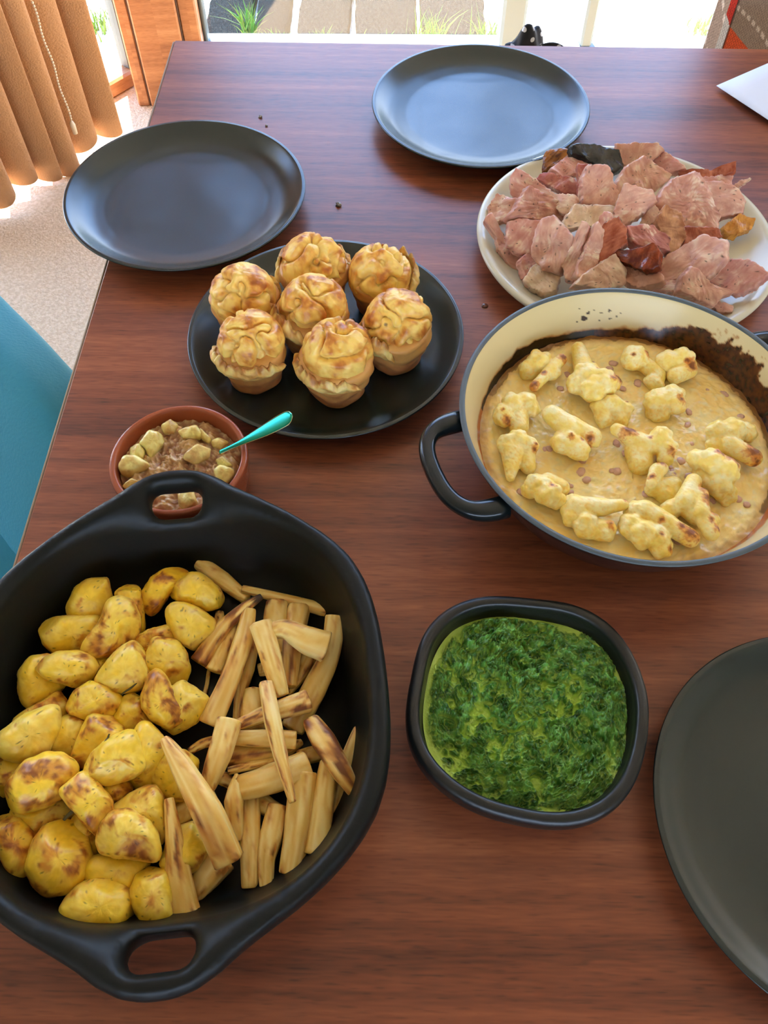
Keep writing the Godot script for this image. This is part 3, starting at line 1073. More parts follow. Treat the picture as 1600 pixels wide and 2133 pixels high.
func build_ramekin():
	var at := Vector3(-0.1735, TT, -0.4215)
	var prof := PackedVector2Array([Vector2(0, 0.001), Vector2(0.044, 0.001), Vector2(0.047, 0.0)])
	prof.append_array(smooth2(PackedVector2Array([Vector2(0.050, 0.001), Vector2(0.0545, 0.010), Vector2(0.0575, 0.032), Vector2(0.0582, 0.042), Vector2(0.0572, 0.0455), Vector2(0.0545, 0.0462), Vector2(0.0524, 0.0445), Vector2(0.0514, 0.036), Vector2(0.049, 0.014), Vector2(0.044, 0.007), Vector2(0.02, 0.006), Vector2(0, 0.006)]), 6))
	var r := obj("terracotta_ramekin", lathe(prof, 120), M.terra)
	r.position = at
	tag(r, "round glazed terracotta ramekin of stewed apple behind the baking dish", "ramekin")
	var v := PackedVector3Array()
	var col := PackedColorArray()
	var rings := 70
	var segs := 200
	for j in rings:
		var t := float(j) / (rings - 1)
		for i in segs:
			var a := TAU * i / segs
			var q := Vector3(cos(a), 0, sin(a)) * 0.0508 * t
			var n1 := nf.get_noise_2d(q.x * 55.0 + 2.0, q.z * 55.0)
			var n2 := nf.get_noise_2d(q.x * 180.0, q.z * 180.0 + 5.0)
			q.y = 0.0360 + 0.006 * n1 + 0.0022 * n2 + 0.002 * (1.0 - t) - 0.003 * smoothstep(0.8, 1.0, t) - 0.004 * smoothstep(0.2, 0.9, (q.x - q.z * 0.1) / 0.05)
			v.append(q)
			var c := lin(176, 128, 96).lerp(lin(214, 172, 116), clampf(0.4 + n1 * 1.5, 0.0, 1.0)).lerp(lin(230, 204, 160), clampf(n2 * 1.5, 0.0, 0.6))
			col.append(c)
	var s := obj("apple_sauce", mesh_of(v, turned(grid_ix(segs, rings, true)), col, PackedVector2Array(), false), M.apple)
	s.position = at
	tag(s, "brown stewed apple pulp in the terracotta ramekin", "apple sauce", "", "stuff")
	# iridescent spoon resting on the rim
	var sp := thing("teaspoon", "iridescent green-blue teaspoon standing in the stewed apple", "spoon", Vector3.ZERO)
	var tip := Vector3(-0.0765, TT + 0.0745, -0.4445)
	var neck := Vector3(-0.1400, TT + 0.0440, -0.4285)
	var hp := PackedVector3Array()
	var hs := PackedVector2Array()
	var he := PackedVector2Array()
	for k in 40:
		var t := k / 39.0
		var p := neck.lerp(tip, t)
		p.y -= 0.0015 * sin(PI * t)
		hp.append(p)
		var w := lerpf(0.0020, 0.0074, smoothstep(0.1, 0.86, t))
		if t > 0.9:
			w *= sqrt(maxf(0.02, 1.0 - pow((t - 0.9) / 0.1, 2.0) * 0.96))
		hs.append(Vector2(w, 0.0011))
		he.append(Vector2(w + 0.0004, 0.0006))
	obj("handle", sweep(hp, hs, 16, 2.4), M.spoon, sp)
	obj("handle_edge", sweep(hp, he, 16, 2.4), M.spoon_edge, sp)
	var bowl := obj("bowl", lathe(smooth2(PackedVector2Array([Vector2(0, -0.006), Vector2(0.010, -0.005), Vector2(0.017, 0.0), Vector2(0.0165, 0.0006), Vector2(0.010, -0.0038), Vector2(0, -0.0048)]), 4), 32), M.spoon, sp)
	bowl.transform = Transform3D(Basis(Vector3(0, 0, 1), deg_to_rad(14)) * Basis.from_scale(Vector3(1.3, 1, 0.95)), neck + Vector3(-0.019, -0.0165, 0.004))

# ---------------------------------------------------------------- puddings
func build_puddings():
	var d := [
		["golden pudding at the back of the plate, dark blister on its open rim", -0.071, -0.655, 0.25, -1.6, 1.9, 1],
		["pudding with a tall torn wall on its right side, back right of the plate", -0.003, -0.644, -0.5, -0.7, 1.6, 2],
		["pudding with a folded pale rim, back left of the plate", -0.136, -0.613, 0.2, -1.6, 1.2, 3],
		["pudding in the middle of the ring, surrounded by the six others", -0.070, -0.591, 0.6, 2.6, 1.0, 4],
		["dark domed pudding with a wide lip, front left of the plate", -0.124, -0.547, 0.1, 1.9, 1.5, 5],
		["knobbly browned pudding on the right of the plate, nearest the casserole", 0.010, -0.573, 0.3, 2.4, 0.8, 6],
		["pudding with two brown blisters, nearest the viewer on the plate", -0.045, -0.532, 0.0, 2.2, 1.3, 7]]
	for p in d:
		pudding(p[0], Vector3(p[1], TT + 0.0073, p[2]), p[4], p[5], p[6])

func pudding(label: String, at: Vector3, lip_at: float, lip_wide: float, sd: int):
	var o := thing("batter_pudding", label, "pudding", at, 0.0, "batter puddings on the dark plate")
	var s := sd * 17.3
	var big := 1.0 + 0.03 * sin(sd * 2.1)
	# cup: the part that stood in the tin
	var prof := smooth2(PackedVector2Array([Vector2(0, 0.0), Vector2(0.019, 0.0005), Vector2(0.0245, 0.004), Vector2(0.028, 0.016), Vector2(0.0315, 0.028), Vector2(0.0335, 0.038), Vector2(0.030, 0.046), Vector2(0, 0.047)]), 6)
	var cup_shape := func(q: Vector3, a: float, p: Vector2) -> Vector3:
		var k := 1.0 + 0.05 * nz.get_noise_3d(cos(a) + s, sin(a), q.y * 30.0) + 0.022 * sin(q.y * 420.0 + 3.0 * nz.get_noise_2d(cos(a) + s, sin(a)))
		return Vector3(q.x * k, q.y, q.z * k) * big
	var cup_paint := func(q: Vector3, a: float, p: Vector2) -> Color:
		var n := nf.get_noise_3d(q.x * 60.0 + s, q.y * 60.0, q.z * 60.0)
		return lin(176, 106, 58).lerp(lin(224, 164, 88), clampf(smoothstep(0.006, 0.042, q.y) + n * 0.7, 0.0, 1.0))
	obj("cup", lathe(prof, 64, 2.0, cup_paint, cup_shape), M.batter, o)
	# crown: the risen top, creased and browned
	var v := PackedVector3Array()
	var col := PackedColorArray()
	var nu := 130
	var nv := 72
	var rng := RandomNumberGenerator.new()
	rng.seed = sd * 71
	var away := Vector3(cos(lip_at), 0, sin(lip_at))
	var blisters := []
	for k in 6:
		var f := rng.randf() * TAU
		var e := rng.randf_range(0.15, 1.2)
		blisters.append([Vector3(cos(f) * cos(e), sin(e), sin(f) * cos(e)), rng.randf_range(0.10, 0.34), rng.randf_range(0.2, 1.0)])
	for j in nv:
		var t := PI * (float(j) / (nv - 1) - 0.5)
		for i in nu:
			var a := TAU * i / nu
			var d := Vector3(cos(t) * cos(a), sin(t), cos(t) * sin(a))
			var w := Vector3(nz.get_noise_3d(d.x + s, d.y, d.z), nz.get_noise_3d(d.x, d.y + s, d.z), nz.get_noise_3d(d.x, d.y, d.z + s)) * 0.7
			var u := d * 0.62 + w * 0.45
			var fold := absf(nz.get_noise_3d(u.x + s, u.y, u.z))
			var crease := smoothstep(0.10, 0.0, fold)
			var small := nf.get_noise_3d(d.x * 3.2 + s, d.y * 3.2, d.z * 3.2)
			var r := 0.0292 + 0.0050 * (smoothstep(0.0, 0.4, fold) - 0.5) - 0.0042 * crease + 0.0013 * small
			var hot := 0.0
			for b in blisters:
				var x: float = (d - b[0]).length() / b[1]
				if x < 1.0:
					r += 0.0016 * (1.0 - x * x) * b[2]
					hot = maxf(hot, (1.0 - x) * b[2])
			var q := (Vector3(d.x * r, 0.0460 + d.y * r * 0.95, d.z * r) - away * 0.003) * big
			v.append(q)
			var n := nf.get_noise_3d(q.x * 50.0 + s, q.y * 50.0, q.z * 50.0)
			var n3 := nf.get_noise_3d(q.x * 130.0 + s, q.y * 130.0, q.z * 130.0)
			var hi := smoothstep(-0.003, 0.004, r - 0.0292) * smoothstep(-0.2, 0.5, d.y)
			var c := lin(255, 214, 112).lerp(lin(242, 180, 76), clampf(0.35 + n * 1.2 + n3 * 0.25, 0.0, 1.0))
			c = c.lerp(lin(216, 134, 50), clampf(hi * 0.60 + n * 1.4 + n3 * 0.3 - 0.12, 0.0, 0.9))
			c = c.lerp(lin(160, 82, 34), clampf(hi * 0.5 + n * 1.7 + n3 * 0.5 + hot * 0.8 - 0.66, 0.0, 0.9))
			c = c.lerp(lin(96, 50, 28), smoothstep(0.55, 0.9, hot))
			c = c.lerp(lin(250, 224, 146), crease * 0.6 * (1.0 - hot))
			col.append(c)
	obj("crown", mesh_of(v, grid_ix(nu, nv, true), col), M.batter, o)
	# lip: a torn sheet of batter standing round part of the crown
	v = PackedVector3Array()
	col = PackedColorArray()
	nu = 70
	nv = 14
	var lift := 0.021 + 0.005 * sin(sd * 3.3)
	for side in 2:
		for j in nv:
			var h := float(j) / (nv - 1)
			for i in nu:
				var f := float(i) / (nu - 1) * 2.0 - 1.0
				var a := lip_at + f * lip_wide
				var torn := nf.get_noise_2d(a * 3.0 + s, 2.0)
				var top := lift * pow(maxf(0.0, 1.0 - pow(absf(f), 3.0)), 0.6) * (0.85 + 0.5 * torn)
				var r := 0.0325 + 0.0060 * sin(h * 2.2) + 0.0014 * nz.get_noise_2d(a * 2.5 + s, h * 2.0)
				r -= 0.0045 * h * h
				r += (0.0017 if side == 0 else -0.0017) * (1.0 - 0.55 * h)
				var q := Vector3(cos(a) * r, 0.033 + top * h, sin(a) * r) * big
				v.append(q)
				var n := nf.get_noise_3d(q.x * 80.0 + s, q.y * 80.0, q.z * 80.0)
				var c := lin(248, 214, 128).lerp(lin(222, 156, 74), clampf(0.4 + n * 1.5 if side == 0 else 0.1 + n, 0.0, 1.0))
				c = c.lerp(lin(160, 90, 40), smoothstep(0.80, 1.0, h + n * 0.3) * 0.7)
				col.append(c)
	var half := nu * nv
	var ix := grid_ix(nu, nv, false)
	var inner := PackedInt32Array()
	for k in range(0, ix.size(), 3):
		inner.append_array([ix[k] + half, ix[k + 2] + half, ix[k + 1] + half])
	ix.append_array(inner)
	for i in nu - 1:
		var p := (nv - 1) * nu + i
		ix.append_array([p, p + 1, p + half, p + 1, p + 1 + half, p + half])
	obj("lip", mesh_of(v, ix, col), M.batter, o)

# ---------------------------------------------------------------- small things
func build_small_things():
	var pp := thing("paper_sheet", "white paper sheet lying at the table's right far corner", "paper", Vector3(0.431, TT + 0.0012, -1.062), 0.0)
	# the corner that shows is at the origin; the sheet is bent up a little
	var ex := Vector3(0.828, 0, -0.561)
	var ez := Vector3(0.518, 0, 0.856)
	var v := PackedVector3Array()
	for side in 2:
		for j in 13:
			for i in 13:
				var x := 0.21 * i / 12.0
				var z := 0.297 * j / 12.0
				var y := 0.0035 * sin(z * 9.0) * sin(x * 11.0 + 0.6) + 0.004 + (0.0003 if side == 0 else -0.0003)
				v.append(ex * x + ez * z + Vector3(0, maxf(y, 0.0006), 0))
	var ix := grid_ix(13, 13, false)
	var un := PackedInt32Array()
	for k in range(0, ix.size(), 3):
		un.append_array([ix[k] + 169, ix[k + 2] + 169, ix[k + 1] + 169])
	ix.append_array(un)
	for i in 12:
		ix.append_array([i, i + 169, i + 1, i + 1, i + 169, i + 170])
		var p := i * 13
		ix.append_array([p, p + 13, p + 169, p + 13, p + 182, p + 169])
	obj("sheet", mesh_of(v, ix), M.paper, pp)
	for c in [["tiny dark foil crumb on the table between the left plate and the puddings", -0.054, -0.819, 3.4, 5], ["tiny crumb on the table near its far left corner", -0.159, -0.994, 2.4, 6], ["second tiny crumb beside the far left corner's first", -0.150, -0.975, 1.8, 7]]:
		var o := obj("table_crumb", chunk_shape([-1, -1, 1.2, -0.8, 0.4, 1.1, -0.7, 0.6], 0.5, 4.0, c[4], 0.3, 14, 8), M.crumb)
		o.position = Vector3(c[1], TT + c[3] * 0.0004, c[2])
		o.rotation = Vector3(-PI / 2, 0, 0)
		o.scale = Vector3.ONE * c[3]
		tag(o, c[0], "crumb", "crumbs on the table")
	var drop := obj("water_drop", lathe(smooth2(PackedVector2Array([Vector2(0, 0), Vector2(0.0034, 0), Vector2(0.0032, 0.0008), Vector2(0.002, 0.0016), Vector2(0, 0.0019)]), 4), 20), M.water)  # a drop of water, drawn in opaque brown
	drop.position = Vector3(0.104, TT, -0.655)
	tag(drop, "single shiny water drop on the table beside the pudding plate", "drop")
	var scrap := obj("batter_scrap", chunk_shape([-7, -3, 1, -6, 7, -1, 3, 5, -5, 4], 2.5, 3.0, 31, 0.5, 32, 16), M.crumb)
	scrap.position = Vector3(-0.036, TT + 0.012, -0.618)
	scrap.rotation = Vector3(-PI / 2, 0.3, 0)
	tag(scrap, "dark fried scrap between the middle pudding and the right one", "crumb")
	# rosemary needles and sticks on the potatoes
	for h in [
		["woody herb stick lying on the lemon-yellow potato", Vector3(-0.1995, TT + 0.0555, -0.1300), 0.0125, 0.9, 0.0014],
		["loose rosemary needle lying across the pale potato in the upper pile", Vector3(-0.1790, TT + 0.048, -0.2160), 0.013, 0.75, 0.0008],
		["rosemary needle on the round-topped potato in the lower pile", Vector3(-0.1830, TT + 0.0635, -0.1750), 0.007, 1.2, 0.0008]]:
		var path := PackedVector3Array()
		var size := PackedVector2Array()
		for k in 7:
			var t := k / 6.0 - 0.5
			path.append(Vector3(cos(h[3]) * t * h[2], 0.0006 * sin(k * 1.3), -sin(h[3]) * t * h[2]))
			size.append(Vector2(h[4], h[4]) * (1.0 - 0.5 * absf(t)))
		var o := obj("herb_sprig", sweep(path, size, 8, 2.0), M.herb)
		o.position = h[1]
		tag(o, h[0], "herb", "herbs on the roast potatoes")

# ---------------------------------------------------------------- food
# a solid from an outline (millimetres, local x and y) and a half thickness along z; a higher power is boxier
func chunk_shape(outline: Array, thick: float, power: float, sd: int, lumps: float, nu := 56, nv := 26, soft := 2, facets := 0, paint = null, relief = null) -> ArrayMesh:
	var pts := PackedVector2Array()
	for k in range(0, outline.size(), 2):
		pts.append(Vector2(outline[k], outline[k + 1]))
	# radius for each direction: where a ray from the middle leaves the outline
	var rad := PackedFloat32Array()
	rad.resize(nu)
	var far := 0.0
	for i in nu:
		var d := Vector2.from_angle(TAU * i / nu)
		var best := 0.0
		for k in pts.size():
			var a := pts[k]
			var e := pts[(k + 1) % pts.size()] - a
			var den := d.cross(e)
			if absf(den) < 1e-9:
				continue
			var t := a.cross(e) / den
			var s := a.cross(d) / den
			if t > 0.0 and s >= -0.001 and s <= 1.001:
				best = maxf(best, t)
		rad[i] = best
		far = maxf(far, best)
	for i in nu:
		if rad[i] <= 0.0:
			rad[i] = far * 0.4
	for pass_ in soft:
		var c := rad.duplicate()
		for i in nu:
			rad[i] = 0.25 * c[(i + nu - 1) % nu] + 0.5 * c[i] + 0.25 * c[(i + 1) % nu]
	var rng := RandomNumberGenerator.new()
	rng.seed = sd * 977 + 13
	var planes := []
	for k in facets:
		var n := Vector3(rng.randfn(0, 1.0), rng.randfn(0, 1.0), rng.randf_range(0.35, 1.1)).normalized()
		planes.append([n, thick * rng.randf_range(0.70, 0.95) + far * 0.18 * (1.0 - n.z)])
	var v := PackedVector3Array()
	var col := PackedColorArray()
	var off := sd * 7.77
	# rows: even rings over a slab's faces with a rounded edge between them, or even latitudes for rounder shapes
	var rows := []
	if power > 5.0:
		for k in 15:
			rows.append([0.93 * k / 14.0, -1.0])
		for k in 7:
			var e := PI * ((k + 1) / 8.0 - 0.5)
			rows.append([0.93 + 0.07 * cos(e), sin(e) * (0.85 + 0.15 * absf(sin(e)))])
		for k in 15:
			rows.append([0.93 * (14 - k) / 14.0, 1.0])
	else:
		for j in nv:
			var t := PI * (float(j) / (nv - 1) - 0.5)
			rows.append([cos(t), sin(t)])
	for row in rows:
		for i in nu:
			var a := TAU * i / nu
			var d := Vector3(row[0] * cos(a), row[0] * sin(a), row[1])
			var q: Vector3
			var ridge := 0.0
			if power > 5.0:
				q = Vector3(d.x * rad[i], d.y * rad[i], d.z * thick)
				var u := q * 0.07
				q += Vector3(nf.get_noise_3d(u.x * 2.0 + off, u.y * 2.0, u.z), nf.get_noise_3d(u.x * 2.0, u.y * 2.0 + off, u.z), 0.5 * nf.get_noise_3d(u.x, u.y, u.z * 0.3 + off)) * lumps * 14.0 * (0.3 + 0.7 * row[0])
			else:
				var m := pow(pow(row[0] / rad[i], power) + pow(absf(d.z) / thick, power), -1.0 / power)
				for p in planes:
					var c: float = p[0].dot(d)
					if c > 0.05:
						var cut: float = p[1] / c
						ridge = maxf(ridge, 1.0 - absf(cut - m) / 2.2)
						m = smin(m, cut, 1.6)
				m += lumps * (nf.get_noise_3d(d.x * 1.7 + off, d.y * 1.7, d.z * 1.7) * 2.4 + nf.get_noise_3d(d.x * 5.0 + off, d.y * 5.0, d.z * 5.0) * 0.7)
				q = d * m
			if relief != null:
				q = relief.call(q, d)
			v.append(q * 0.001)
			if paint != null:
				col.append(paint.call(q, d, ridge))
	nv = rows.size()
	return mesh_of(v, grid_ix(nu, nv, true), col)

func put(o: Node3D, at: Vector3, turn: Vector3):
	o.position = at
	o.rotation_degrees = turn

func spud(label: String, at: Vector3, turn: Vector3, outline: Array, thick: float, brown: float, sd: int):
	var off := sd * 3.1
	var hue := 0.5 + 0.5 * sin(sd * 5.7)
	var paint := func(q: Vector3, d: Vector3, ridge: float) -> Color:
		var n := nf.get_noise_3d(q.x * 0.05 + off, q.y * 0.05, q.z * 0.05)
		var n2 := nf.get_noise_3d(q.x * 0.16 + off, q.y * 0.16, q.z * 0.16)
		var c := lin(255, 212, 60).lerp(lin(255, 228, 118), clampf(0.5 * hue + n * 1.3 + 0.2, 0.0, 1.0))
		c = c.lerp(lin(228, 182, 40), clampf(0.25 - n2 * 1.0, 0.0, 0.5))
		var rim := smoothstep(0.45, 1.0, ridge)
		var roast := clampf((brown - 0.36) * 1.0 + n * 1.5 + n2 * 0.35 + rim * 0.34 + 0.10 * (1.0 - absf(d.z)), 0.0, 1.0)
		c = c.lerp(lin(212, 136, 34), smoothstep(0.12, 0.65, roast) * 0.85)
		c = c.lerp(lin(136, 68, 22), smoothstep(0.55, 1.15, roast + n2 * 0.5) * 0.9)
		var speck := nz.get_noise_3d(q.x * 0.55 + off, q.y * 0.55, q.z * 0.55)
		if speck > 0.80:
			c = c.lerp(lin(70, 56, 22), 0.75)
		return c
	var o := obj("roast_potato", chunk_shape(outline, thick, 2.3, sd, 0.34, 76, 38, 2, 4, paint), M.potato)
	put(o, at, turn)
	tag(o, label, "potato", "roast potatoes in the black dish")

func parsnip(label: String, path: Array, widths: Array, brown: float, sd: int):
	# smooth run through the given points
	var pts := PackedVector3Array()
	var wid := PackedFloat32Array()
	for i in path.size() - 1:
		for k in 9:
			var t := k / 9.0
			var p0: Vector3 = path[maxi(i - 1, 0)]
			var p3: Vector3 = path[mini(i + 2, path.size() - 1)]
			pts.append(path[i].cubic_interpolate(path[i + 1], p0, p3, t))
			wid.append(lerpf(widths[i], widths[i + 1], t))
	pts.append(path[path.size() - 1])
	wid.append(widths[widths.size() - 1])
	var mid := Vector3.ZERO
	for p in pts:
		mid += p / pts.size()
	var rng := RandomNumberGenerator.new()
	rng.seed = sd * 31 + 5
	var segs := 28
	var v := PackedVector3Array()
	var col := PackedColorArray()
	var n := pts.size()
	var flat := rng.randf_range(0.68, 0.9)
	var power := rng.randf_range(2.5, 3.6)
	var roll := rng.randf_range(-0.4, 0.4)
	var off := sd * 4.3
	var rows := []
	rows.append([0, 0.0, 0.0])
	rows.append([0, 0.70, 0.0])
	rows.append([0, 0.93, 0.25])
	for i in n:
		rows.append([i, 1.0, 1.0])
	rows.append([n - 1, 0.93, 0.25])
	rows.append([n - 1, 0.70, 0.0])
	rows.append([n - 1, 0.0, 0.0])
	for ri in rows.size():
		var row: Array = rows[ri]
		var i: int = row[0]
		var t := (pts[mini(i + 1, n - 1)] - pts[maxi(i - 1, 0)]).normalized()
		var side := t.cross(Vector3.UP).normalized()
		var top := side.cross(t)
		var hw := wid[i] * 0.0005
		var along := float(i) / (n - 1)
		var end := 0.0
		if row[2] < 1.0:
			end = (1.0 - row[2]) * 0.0012 * (-1.0 if i == 0 else 1.0)
		for k in segs:
			var a := TAU * k / segs
			var r := pow(pow(absf(cos(a + roll)), power) + pow(absf(sin(a + roll)), power), -1.0 / power)
			var groove := nz.get_noise_3d(cos(a) * 1.6 + off, sin(a) * 1.6, along * 1.1)
			var g2 := nz.get_noise_3d(cos(a) * 4.0 + off, sin(a) * 4.0, along * 3.0)
			r *= 1.0 + 0.09 * groove + 0.03 * g2
			var q: Vector3 = pts[i] + side * (cos(a) * r * hw * row[1]) + top * (sin(a) * r * hw * flat * row[1]) + t * end
			v.append(q - mid)
			var st := nf.get_noise_3d(cos(a) * 2.6 + off, sin(a) * 2.6, along * 1.8)
			var bl := nf.get_noise_3d(cos(a) * 0.9 + off, sin(a) * 0.9, along * 2.4 + off)
			var c := lin(248, 204, 108).lerp(lin(255, 224, 144), clampf(0.45 + st * 1.6, 0.0, 1.0))
			c = c.lerp(lin(232, 178, 74), clampf(0.15 - st * 1.0 + bl * 0.6, 0.0, 0.7))
			var ends := pow(absf(along * 2.0 - 1.0), 5.0)
			var edge := smoothstep(1.02, 1.22, r)
			var roast := clampf((brown - 0.22) * 1.1 + bl * 1.5 + edge * 0.42 + ends * 0.30 - (0.25 if row[1] < 0.8 else 0.0), 0.0, 1.0)
			c = c.lerp(lin(212, 130, 50), smoothstep(0.25, 0.85, roast) * 0.8)
			c = c.lerp(lin(112, 58, 26), smoothstep(0.62, 1.1, roast))
			if sd == 3 and along < 0.24:
				c = c.lerp(lin(48, 30, 20), smoothstep(0.26, 0.12, along + st * 0.1))
			col.append(c)
	var o := obj("roast_parsnip", mesh_of(v, grid_ix(segs, rows.size(), true), col), M.parsnip)
	o.position = mid
	tag(o, label, "parsnip", "roast parsnips in the black dish")

func meat(label: String, at: Vector3, turn: Vector3, outline: Array, thick: float, style: String, sd: int):
	var off := sd * 6.1
	var pal: Dictionary = {
		"pink": [lin(206, 142, 126), lin(224, 176, 158), 0.5], "edge": [lin(204, 148, 126), lin(222, 176, 152), 0.35], "fibre": [lin(204, 146, 126), lin(230, 186, 162), 1.2],
		"layer": [lin(190, 128, 108), lin(220, 168, 146), 1.7], "dark": [lin(168, 92, 82), lin(202, 134, 116), 0.8], "pale": [lin(214, 164, 140), lin(234, 202, 172), 0.7],
		"fat": [lin(214, 178, 146), lin(236, 212, 180), 0.9], "rind": [lin(92, 48, 22), lin(176, 106, 34), 0.9], "rind2": [lin(150, 92, 58), lin(206, 150, 104), 1.2],
		"char": [lin(22, 24, 24), lin(52, 50, 46), 1.4], "glaze": [lin(142, 62, 38), lin(190, 108, 76), 0.7], "glaze2": [lin(152, 84, 60), lin(212, 154, 128), 0.8],
		"gloss": [lin(98, 32, 14), lin(156, 66, 32), 0.9], "crust": [lin(168, 98, 30), lin(216, 150, 62), 1.2]}
	var p: Array = pal[style]
	var ang := sd * 1.9 if style != "layer" else 0.1
	var fd := Vector2.from_angle(ang)
	var paint := func(q: Vector3, d: Vector3, _ridge: float) -> Color:
		var al := fd.dot(Vector2(q.x, q.y))
		var ac := fd.cross(Vector2(q.x, q.y))
		var fib := nf.get_noise_3d(al * 0.07 + off, ac * 0.34, q.z * 0.2)
		var blot := nf.get_noise_3d(q.x * 0.06 + off, q.y * 0.06, q.z * 0.06)
		var c: Color = p[0].lerp(p[1], clampf(0.5 + fib * 0.75 + blot * 1.0, 0.0, 1.0))
		if style in ["pink", "edge", "fibre", "layer", "dark", "pale", "fat"]:
			c = c.lerp(lin(236, 214, 186), smoothstep(0.24, 0.5, blot + fib * 0.4) * 0.7)
			var rimmed := smoothstep(0.75, 0.2, absf(d.z)) * smoothstep(0.0, 0.35, blot + 0.12)
			c = c.lerp(lin(150, 88, 56), rimmed * (0.75 if style == "edge" else 0.4))
			if nz.get_noise_3d(q.x * 0.42 + off, q.y * 0.42, q.z * 0.42) > 0.80:
				c = lin(60, 40, 30)
		if style == "glaze2" and d.y < 0.0:
			c = c.lerp(lin(216, 160, 134), 0.8)
		return c
	var relief := func(q: Vector3, d: Vector3) -> Vector3:
		var al := fd.dot(Vector2(q.x, q.y))
		var ac := fd.cross(Vector2(q.x, q.y))
		var fib := nf.get_noise_3d(al * 0.06 + off, ac * 0.22, 3.0)
		var curl := nz.get_noise_2d(al * 0.045 + off, ac * 0.045)
		var step := 0.0
		if style == "layer":
			step = (fposmod(ac * 0.22 + curl * 0.6, 1.0) - 0.5) * 2.0
		return q + Vector3(0.8 * nz.get_noise_2d(ac * 0.3 + off, 1.0) * absf(d.x), 0.8 * nz.get_noise_2d(al * 0.3, off) * absf(d.y), p[2] * (0.7 * fib + 0.6 * step) * smoothstep(-0.2, 0.3, d.z) + 2.0 * curl)
	var shiny := style in ["rind", "char", "glaze", "glaze2", "gloss", "crust"]
	var o := obj("ham_piece", chunk_shape(outline, thick * 0.60, 5.5, sd + 200, 0.14, 84, 34, 0, 0, paint, relief), M.glaze if shiny else M.meat)
	put(o, at, turn)
	tag(o, label, "ham", "carved ham on the cream plate")

func apple_piece(label: String, at: Vector3, turn: Vector3, outline: Array, thick: float, tan_: float, sd: int):
	var off := sd * 5.3
	var paint := func(q: Vector3, d: Vector3, _r: float) -> Color:
		var n := nf.get_noise_3d(q.x * 0.09 + off, q.y * 0.09, q.z * 0.09)
		var c := lin(252, 236, 152).lerp(lin(240, 214, 118), clampf(0.4 + n * 1.5, 0.0, 1.0))
		return c.lerp(lin(206, 156, 100), clampf(tan_ + n * 0.8 - 0.1, 0.0, 0.9))
	var o := obj("apple_chunk", chunk_shape(outline, thick, 3.2, sd + 400, 0.22, 44, 22, 1, 2, paint), M.apple)
	put(o, at, turn)
	tag(o, label, "apple", "apple chunks in the ramekin")

